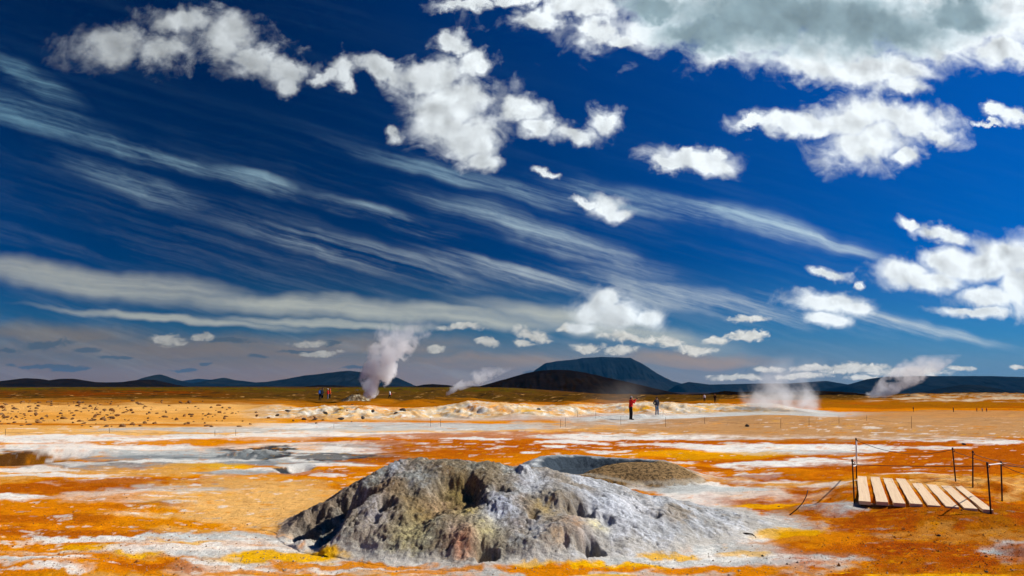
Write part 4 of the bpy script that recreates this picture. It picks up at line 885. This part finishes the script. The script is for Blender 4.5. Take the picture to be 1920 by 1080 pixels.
# crumbs of soil over the near ground: nobody could count them
def crumbs(name, n, box, size, mat, seed, keep=None):
    g_ = np.random.default_rng(seed); bm_v = []; bm_f = []
    px = (box[0] + box[1]) / 2 + (box[1] - box[0]) * .36 * g_.normal(size=n); py = np.clip((box[2] + box[3]) / 2 + (box[3] - box[2]) * .36 * g_.normal(size=n), box[2] - 40, 1100)
    X = np.empty(n); Y = np.empty(n)
    for i in range(n): X[i], Y[i] = gx(px[i], py[i])
    Z = H(X, Y); base = np.array([(1, 0, -.3), (-.5, .87, -.3), (-.5, -.87, -.3), (.1, .1, .9)])
    b2 = np.array([(.9, .2, 0), (-.3, .9, .1), (-.9, -.3, -.1), (.2, -.9, .1), (0, 0, .75), (0, 0, -.5)])
    fc_ = [(0, 1, 4), (1, 2, 4), (2, 3, 4), (3, 0, 4), (1, 0, 5), (2, 1, 5), (3, 2, 5), (0, 3, 5)]
    s_ = size * g_.lognormal(0, .5, n); a_ = g_.uniform(0, 6.28, n)
    co = b2[None] * (s_[:, None, None] * g_.uniform(.6, 1.3, (n, 1, 3)))
    cx = co[..., 0] * np.cos(a_)[:, None] - co[..., 1] * np.sin(a_)[:, None]; cy = co[..., 0] * np.sin(a_)[:, None] + co[..., 1] * np.cos(a_)[:, None]
    V_ = np.stack([cx + X[:, None], cy + Y[:, None], co[..., 2] + Z[:, None] + s_[:, None] * .2], -1).reshape(-1, 3)
    F_ = (np.array(fc_)[None] + (np.arange(n) * 6)[:, None, None]).reshape(-1, 3)
    me = bpy.data.meshes.new(name); me.from_pydata(V_.tolist(), [], F_.tolist()); me.update()
    o = link(name, me, mat); o['kind'] = 'stuff'; return o
M_crumb = paint('soil_crumb', (.30, .11, .02), .95, .6, 9.0)
M_crumb2 = paint('pale_crumb', (.40, .30, .20), .95, .6, 9.0)
crumbs('soil_crumbs', 5000, (1560, 1960, 930, 1080), .006, M_crumb, 1)
crumbs('soil_crumbs', 2500, (-40, 420, 940, 1080), .006, M_crumb, 2)
crumbs('clay_crumbs', 3500, (300, 1500, 1030, 1085), .006, M_crumb2, 3)

# ------------------------------------------------------------------ people
M_skin = paint('skin', (.46, .25, .16), .6, .05)
def cloth(name, c): return paint(name, c, .85, .12, 14.0)
def person(px, pyb, pyt, face, label, top, legs, pose='stand', hat=None, hair=(.05, .03, .02), vox=.014, group=None, bent=0.0):
    """face: heading in degrees, 0 looks away from the camera, 90 to the right"""
    B, T = stand(px, pyb, pyt); hgt = (T - B).z; s = hgt / 1.76
    o = empty('person', B, -R(face)); o.scale = (s, s, s); setp(o, label, 'person', group)
    V3 = Vector
    hipL, hipR = V3((-.095, 0, .92)), V3((.095, 0, .92))
    if pose == 'walk':
        kL, aL, kR, aR = V3((-.10, .20, .52)), V3((-.10, .30, .09)), V3((.10, .03, .49)), V3((.10, -.30, .16))
    elif pose == 'lean':
        kL, aL, kR, aR = V3((-.12, .03, .50)), V3((-.14, -.02, .09)), V3((.12, .12, .50)), V3((.14, .10, .09))
    else:
        kL, aL, kR, aR = V3((-.125, .02, .50)), V3((-.14, -.01, .09)), V3((.125, .03, .50)), V3((.145, .0, .09))
    lean = V3((0, .05 if pose in ('walk', 'photo') else 0, 0))
    chest, neck, head = V3((0, .0, 1.26)) + lean, V3((0, -.01, 1.47)) + lean, V3((0, .02, 1.63)) + lean * 1.2
    shL, shR = V3((-.185, -.01, 1.42)) + lean, V3((.185, -.01, 1.42)) + lean
    if pose in ('photo', 'lean'):
        eL, wL, eR, wR = V3((-.24, .20, 1.27)), V3((-.09, .40, 1.50)), V3((.24, .20, 1.27)), V3((.09, .40, 1.50))
    elif pose == 'hips':
        eL, wL, eR, wR = V3((-.37, -.08, 1.18)), V3((-.22, .06, 1.00)), V3((.36, -.05, 1.18)), V3((.23, .10, .98))
    elif pose == 'walk':
        eL, wL, eR, wR = V3((-.26, -.12, 1.16)), V3((-.24, .06, .98)), V3((.25, .10, 1.16)), V3((.22, .28, 1.04))
    else:
        eL, wL, eR, wR = V3((-.26, .02, 1.15)), V3((-.20, .20, 1.02)), V3((.26, .0, 1.14)), V3((.27, .06, .90))
    b = MB()
    b.capsule(V3((0, 0, .95)), .125, V3((0, 0, 1.12)), .115).capsule(V3((-.06, 0, 1.2)) + lean, .12, V3((.06, 0, 1.32)) + lean, .13).capsule(V3((0, 0, 1.1)), .12, chest, .13)
    b.capsule(shL, .065, shR, .065).capsule(neck - V3((0, 0, .06)), .06, neck + V3((0, .01, .05)), .052)
    b.capsule(head + V3((0, -.02, .03)), .088, head + V3((0, .015, -.03)), .074).capsule(head + V3((0, .045, -.075)), .040, head + V3((0, .055, -.08)), .034)
    b.capsule(head + V3((0, .085, .012)), .010, head + V3((0, .105, -.022)), .015)
    for sx in (-1, 1): b.capsule(head + V3((sx * .083, -.01, .02)), .016, head + V3((sx * .086, -.015, -.025)), .012)
    for h_, k_, a_ in ((hipL, kL, aL), (hipR, kR, aR)):
        b.capsule(h_, .088, k_, .058).capsule(k_, .056, a_, .038).capsule(a_ - V3((0, .04, .03)), .036, a_ + V3((0, .14, -.055)), .030)
    for sx, s_, e_, w_ in ((-1, shL, eL, wL), (1, shR, eR, wR)):
        b.capsule(s_, .055, e_, .040).capsule(e_, .039, w_, .027)
        d = (w_ - e_).normalized(); side = d.cross(V3((0, 1, 0.3))).normalized(); up_ = side.cross(d)
        palm = w_ + d * .055; b.capsule(w_ + d * .01, .026, palm, .034)
        for k, ln in enumerate((.066, .078, .074, .056)):
            r0 = palm + side * ((k - 1.5) * .020) + d * .02; m1 = r0 + d * ln * .55; m2 = m1 + (d * .6 - up_ * .8).normalized() * ln * .55
            b.capsule(r0, .0105, m1, .0098, 6).capsule(m1, .0098, m2, .0085, 6)
        t0 = w_ + d * .03 - side * .03 * sx; b.capsule(t0, .013, t0 - side * .035 * sx + d * .035, .011, 6)
    b.build('body', M_skin, o, remesh=vox)
    if vox < .012:
        for sx in (-1, 1): MB().capsule(head + V3((sx * .032, .078, .020)), .011, head + V3((sx * .034, .078, .020)), .011, 8).build('eye', paint('dark_eye', (.03, .02, .015)), o)
    # trousers, jacket, shoes, hair or hat
    c_ = MB(); c_.capsule(V3((0, 0, .93)), .145, V3((0, 0, 1.03)), .14)
    for h_, k_, a_ in ((hipL, kL, aL), (hipR, kR, aR)): c_.capsule(h_, .108, k_, .080).capsule(k_, .078, a_ + V3((0, 0, .02)), .066)
    c_.build('trousers', legs, o, remesh=vox)
    c_ = MB(); c_.capsule(V3((-.03, 0, .98)), .150, V3((.03, 0, 1.0)), .150).capsule(V3((-.05, .01, 1.15)) + lean * .5, .145, V3((.05, .01, 1.3)) + lean, .155).capsule(V3((0, 0, 1.0)), .155, chest, .155)
    c_.capsule(shL, .088, shR, .088).capsule(neck - V3((0, 0, .07)), .085, neck - V3((0, 0, .01)), .072)
    for s_, e_, w_ in ((shL, eL, wL), (shR, eR, wR)): c_.capsule(s_, .080, e_, .062).capsule(e_, .062, w_, .046)
    c_.build('jacket', top, o, remesh=vox)
    for a_ in (aL, aR): MB().capsule(a_ - V3((0, .045, .035)), .048, a_ + V3((0, .16, -.050)), .040).build('shoe', cloth('dark_boot', (.02, .016, .014)), o, remesh=vox)
    if hat is None:
        hm = MB().capsule(head + V3((0, -.035, .045)), .095, head + V3((0, -.03, .0)), .090); hm.build('hair', paint('hair_%d' % int(hair[0] * 999), hair), o, remesh=vox)
    else:
        hm = MB().capsule(head + V3((0, -.02, .055)), .096, head + V3((0, -.02, .06)), .094).capsule(head + V3((-.03, .09, .05)), .028, head + V3((.03, .10, .045)), .028)
        hm.build('cap', hat, o, remesh=vox)
        MB().capsule(head + V3((0, -.045, .0)), .086, head + V3((0, -.05, -.03)), .075).build('hair', paint('hair_%d' % int(hair[0] * 999), hair), o, remesh=vox)
    return o, s
blackc, jean, navy = cloth('black_cloth', (.012, .012, .013)), cloth('denim', (.10, .17, .26)), cloth('charcoal_cloth', (.030, .032, .045))
redc, orangec, whitec, bluec = cloth('red_cloth', (.62, .012, .012)), cloth('orange_cloth', (.72, .10, .01)), cloth('white_cloth', (.72, .70, .74)), cloth('blue_cloth', (.03, .12, .50))
grey_c = cloth('grey_cloth', (.32, .31, .29)); brownc = cloth('brown_cloth', (.10, .04, .02))
p1, s1_ = person(1183, 787, 743, 78, 'person in a red jacket and black trousers raising a camera, right of centre', redc, blackc, 'photo', hat=grey_c, vox=.010)
def held(parent, s, name, cat, label, mat, off, build):
    q = parent.matrix_basis @ Vector(off)
    o = build(MB()).build(name, mat, None); o.location = q; o.rotation_euler = parent.rotation_euler; o.scale = (s, s, s); setp(o, label, cat); return o
bpy.context.view_layer.update()
held(p1, s1_, 'camera', 'camera', 'small black camera held up by the person in the red jacket', blackc, (0, .50, 1.60), lambda m: m.box((0, 0, 0), .07, .035, .045).capsule((0, .03, 0), .035, (0, .10, 0), .032))
p2, s2_ = person(1232, 779, 744.5, 150, 'person in a dark jacket and blue jeans, hands at the hips', navy, jean, 'hips', hat=blackc, vox=.010)
p3, s3_ = person(600, 751.5, 727.5, 20, 'person in dark clothes wearing a blue backpack, left of the tall steam', navy, blackc, 'stand')
bpy.context.view_layer.update()
held(p3, s3_, 'backpack', 'backpack', 'blue and white backpack on the person left of the red and orange jackets', bluec, (0, -.22, 1.18), lambda m: m.capsule((0, 0, -.16), .13, (0, 0, .14), .115).capsule((0, -.08, -.12), .085, (0, -.08, .02), .08))
person(604, 750.5, 727, 95, 'person in black, half hidden behind the one with the blue backpack', blackc, blackc, 'stand', hat=blackc)
person(614, 750.5, 728.5, 75, 'person in a red jacket and white cap beside the tall steam', redc, jean, 'stand', hat=whitec)
person(618, 750, 728.5, 60, 'person in an orange jacket just right of the red jacket and white cap', orangec, blackc, 'stand', hat=redc)
p5, s5_ = person(731, 748.5, 732, -80, 'person in a white top walking left, right of the tall steam', whitec, blackc, 'walk')
bpy.context.view_layer.update()
held(p5, s5_, 'shoulder_bag', 'bag', 'red shoulder bag on the walking person in the white top', redc, (.22, -.16, .98), lambda m: m.capsule((0, -.05, -.10), .09, (0, .05, .10), .08))
person(1321, 754, 739, 170, 'person in a white top on the pale bank left of the wide steam', whitec, navy, 'stand')
person(1341, 755, 739, 20, 'person in dark clothes on the pale bank left of the wide steam', blackc, navy, 'stand', hair=(.3, .12, .05))
person(1713, 772, 762, -60, 'person in dark clothes alone at the edge of the brown track far right', blackc, blackc, 'stand')
person(1788, 772.5, 763.5, 100, 'person in brown on the track before the rubble bank', brownc, brownc, 'stand')
person(1832, 772, 764.5, -70, 'person in a red top, left one of the three far right', redc, navy, 'walk')
person(1842, 772, 764.5, 40, 'person in a white top, middle one of the three far right', whitec, navy, 'stand')
person(1850, 772, 764.5, 60, 'person in pinkish red, right one of the three far right', cloth('pink_cloth', (.55, .10, .12)), navy, 'stand')

# ------------------------------------------------------------------ steam
def plume(name, label, base_px, base_py, Y, axis, height, dens, amp=1.0, nscale=0.5, soft=0.45, fade=1.0, aniso=0.12, tint=(.970, .990, 1), seed=0.0):
    """axis: (height fraction, sideways metres, radius metres) from the vent upwards; a lumpy tube filled with vapour"""
    x0, z0 = pt(base_px, base_py, Y).x, pt(base_px, base_py, Y).z
    az = np.array([a[0] for a in axis]) * height; ax = np.array([a[1] for a in axis]); ar = np.array([a[2] for a in axis])
    nz, ns = 40, 28; zs = np.linspace(-.3, height, nz); V_ = []
    for i, z in enumerate(zs):
        cx = np.interp(z, az, ax); r = np.interp(z, az, ar) * 1.12
        if i == nz - 1: r *= .3
        for k in range(ns):
            a = 2 * math.pi * k / ns
            V_.append((cx + r * math.cos(a), r * math.sin(a), z))
    F_ = [(i * ns + k, i * ns + (k + 1) % ns, (i + 1) * ns + (k + 1) % ns, (i + 1) * ns + k) for i in range(nz - 1) for k in range(ns)]
    F_ += [tuple(reversed(range(ns))), tuple((nz - 1) * ns + k for k in range(ns))]
    me = bpy.data.meshes.new(name); me.from_pydata(V_, [], F_); me.update()
    m, t = new_mat(name + '_vapour')
    P_ = t.node('ShaderNodeTexCoord').outputs['Object']; X_, Y_, Z_ = t.sep(P_)
    def curve(vals):
        n_ = t.node('ShaderNodeFloatCurve'); cu = n_.mapping.curves[0]; lo, hi = min(vals), max(vals); rg = max(hi - lo, 1e-6)
        while len(cu.points) > 2: cu.points.remove(cu.points[1])
        for j, (f, v) in enumerate(zip(az / height, vals)):
            q = (float(f), float((v - lo) / rg))
            if j == 0: cu.points[0].location = q
            elif j == len(vals) - 1: cu.points[-1].location = q
            else: cu.points.new(*q)
        for q in cu.points: q.handle_type = 'VECTOR'
        n_.mapping.update(); t.put(n_.inputs['Value'], t.m('DIVIDE', Z_, height))
        return t.m('ADD', t.m('MULTIPLY', n_.outputs[0], rg), lo)
    cx, rr = curve(ax), curve(ar)
    d = t.vm('LENGTH', t.xyz(t.m('SUBTRACT', X_, cx), Y_, 0.0))
    core = t.m('SUBTRACT', 1.0, t.m('DIVIDE', d, rr))
    Pn = t.vm('ADD', P_, (seed, seed * 1.7, seed * .6))
    w_ = t.noise(Pn, nscale * .8, 2.0, .5, out='Color')
    Pw = t.vm('ADD', Pn, t.vm('SCALE', t.vm('SUBTRACT', w_, (.5, .5, .5)), scale=1.1 / nscale * .8))
    n_ = t.noise(Pw, nscale, 5.0, .58)
    f = t.m('ADD', core, t.m('MULTIPLY', t.m('SUBTRACT', n_, 0.56), amp * 3.2))
    f = t.smooth(f, 0.0, soft)
    f = t.m('MULTIPLY', f, t.smooth(core, 0.0, 0.22))
    hgt_ = t.m('DIVIDE', Z_, height, clamp=True)
    k_ = t.m('POWER', t.m('SUBTRACT', 1.0, hgt_, clamp=True), fade)
    f = t.m('MULTIPLY', t.m('MULTIPLY', f, k_), dens)
    pv = t.node('ShaderNodeVolumePrincipled'); t.put(pv.inputs['Color'], tint); t.put(pv.inputs['Density'], f); pv.inputs['Anisotropy'].default_value = aniso
    pv.inputs['Density Attribute'].default_value = ''
    oo = t.node('ShaderNodeOutputMaterial'); t.l.new(pv.outputs[0], oo.inputs['Volume'])
    o = link('steam_plume', me, m); o.location = (x0, Y, z0); setp(o, label, 'steam', 'steam plumes over the vents'); return o
def PX(px, Y): return px / FPX * Y
def mk(label, pxs, Y, dens, **kw):
    """pxs: (pixel x, pixel y, half width in pixels) up the plume"""
    b = pxs[0]; h = (b[1] - pxs[-1][1]) / FPX * Y
    ax = [((b[1] - q[1]) / (b[1] - pxs[-1][1]), (q[0] - b[0]) / FPX * Y, q[2] / FPX * Y) for q in pxs]
    return plume('steam', label, b[0], b[1], Y, ax, h, dens, **kw)
mk('tall white steam column leaning right beside the small cone, left of centre', [(683,748,18),(688,738,26),(698,722,32),(710,700,38),(722,676,44),(736,650,52),(752,625,62),(775,598,72)], 104, 2.4, nscale=.5, fade=1.6, amp=1.5, seed=3)
mk('low slanting steam wisp left of the black cinder hill', [(838,740,8),(848,732,18),(868,724,26),(890,714,32),(910,702,36),(935,688,40)], 118, .9, nscale=.6, fade=1.0, amp=1.5, seed=11)
mk('wide soft steam cloud over the hot pool right of the two standing people', [(1466,778,58),(1466,764,74),(1466,742,80),(1470,718,76),(1486,692,66),(1510,660,56)], 66, .8, nscale=.38, soft=.9, fade=1.5, amp=1.2, seed=23)
mk('billowing steam plume drifting right before the blue range at far right', [(1630,751,10),(1642,743,28),(1666,730,38),(1694,714,44),(1718,698,48),(1738,684,52),(1760,666,50)], 128, .5, nscale=.42, fade=.7, amp=1.6, seed=31)
mk('thin veil of steam drifting behind the person in the red jacket', [(1150,790,36),(1148,775,58),(1150,755,80),(1165,735,92),(1190,712,90)], 60, .05, nscale=.4, soft=1.0, fade=.8, amp=.7, seed=43)

# small spatter cone at the foot of the tall column
cx0, cy0 = pt(668, 746, 101).x, 101.0
g_ = np.linspace(-2.6, 2.6, 90); CY_, CX_ = np.meshgrid(g_, g_, indexing='ij'); rr0 = np.hypot(CX_, CY_ * 1.1)
ang_ = np.arctan2(CY_, CX_)
cz = 1.35 * np.clip(1 - rr0 / (1.9 + .35 * np.sin(ang_ * 2 + .6)), 0, 1) ** 1.15
cz = np.minimum(cz, .98 + .25 * fbm(CX_ / .4, CY_ / .4, 3, .5, 141)) - .35 * np.exp(-(rr0 / .35) ** 2)
cz = cz + ss(0, .2, cz) * (.22 * fbm(CX_ / .6, CY_ / .6, 4, .6, 143))
cp = np.empty(cz.shape + (3,)); nn = fbm(CX_ / .5, CY_ / .5, 4, .6, 145)[..., None]
cp[:] = (.16, .11, .06); cp = cp + np.clip(nn * 3 - .2, 0, 1) * (np.array((.50, .46, .32)) - cp); cp = cp + np.clip(-nn * 3 - .4, 0, 1) * (np.array((.045, .03, .02)) - cp)
cone = link('spatter_cone', grid_mesh('spatter_cone', CX_, CY_, cz - .08, cp, np.full(cz.shape, .3), (rr0 < 2.5).ravel()), M_ground)
cone.location = (cx0, cy0, gz(cx0, cy0)); setp(cone, 'small grey and yellow spatter cone at the foot of the tall steam column', 'cone')

# ------------------------------------------------------------------ haze
bm = bmesh.new(); bmesh.ops.create_cube(bm, size=1.0)
me = bpy.data.meshes.new('haze'); bm.to_mesh(me); bm.free()
m, t = new_mat('thin_air_haze')
pv = t.node('ShaderNodeVolumePrincipled'); pv.inputs['Color'].default_value = (.03, .36, .85, 1); pv.inputs['Density'].default_value = 1.35e-5; pv.inputs['Anisotropy'].default_value = 0.0
oo = t.node('ShaderNodeOutputMaterial'); t.l.new(pv.outputs[0], oo.inputs['Volume'])
hz = link('haze', me, m); hz['kind'] = 'stuff'; hz.scale = (44000, 30000, 540); hz.location = (0, 6000, 540 / 2 - 66)
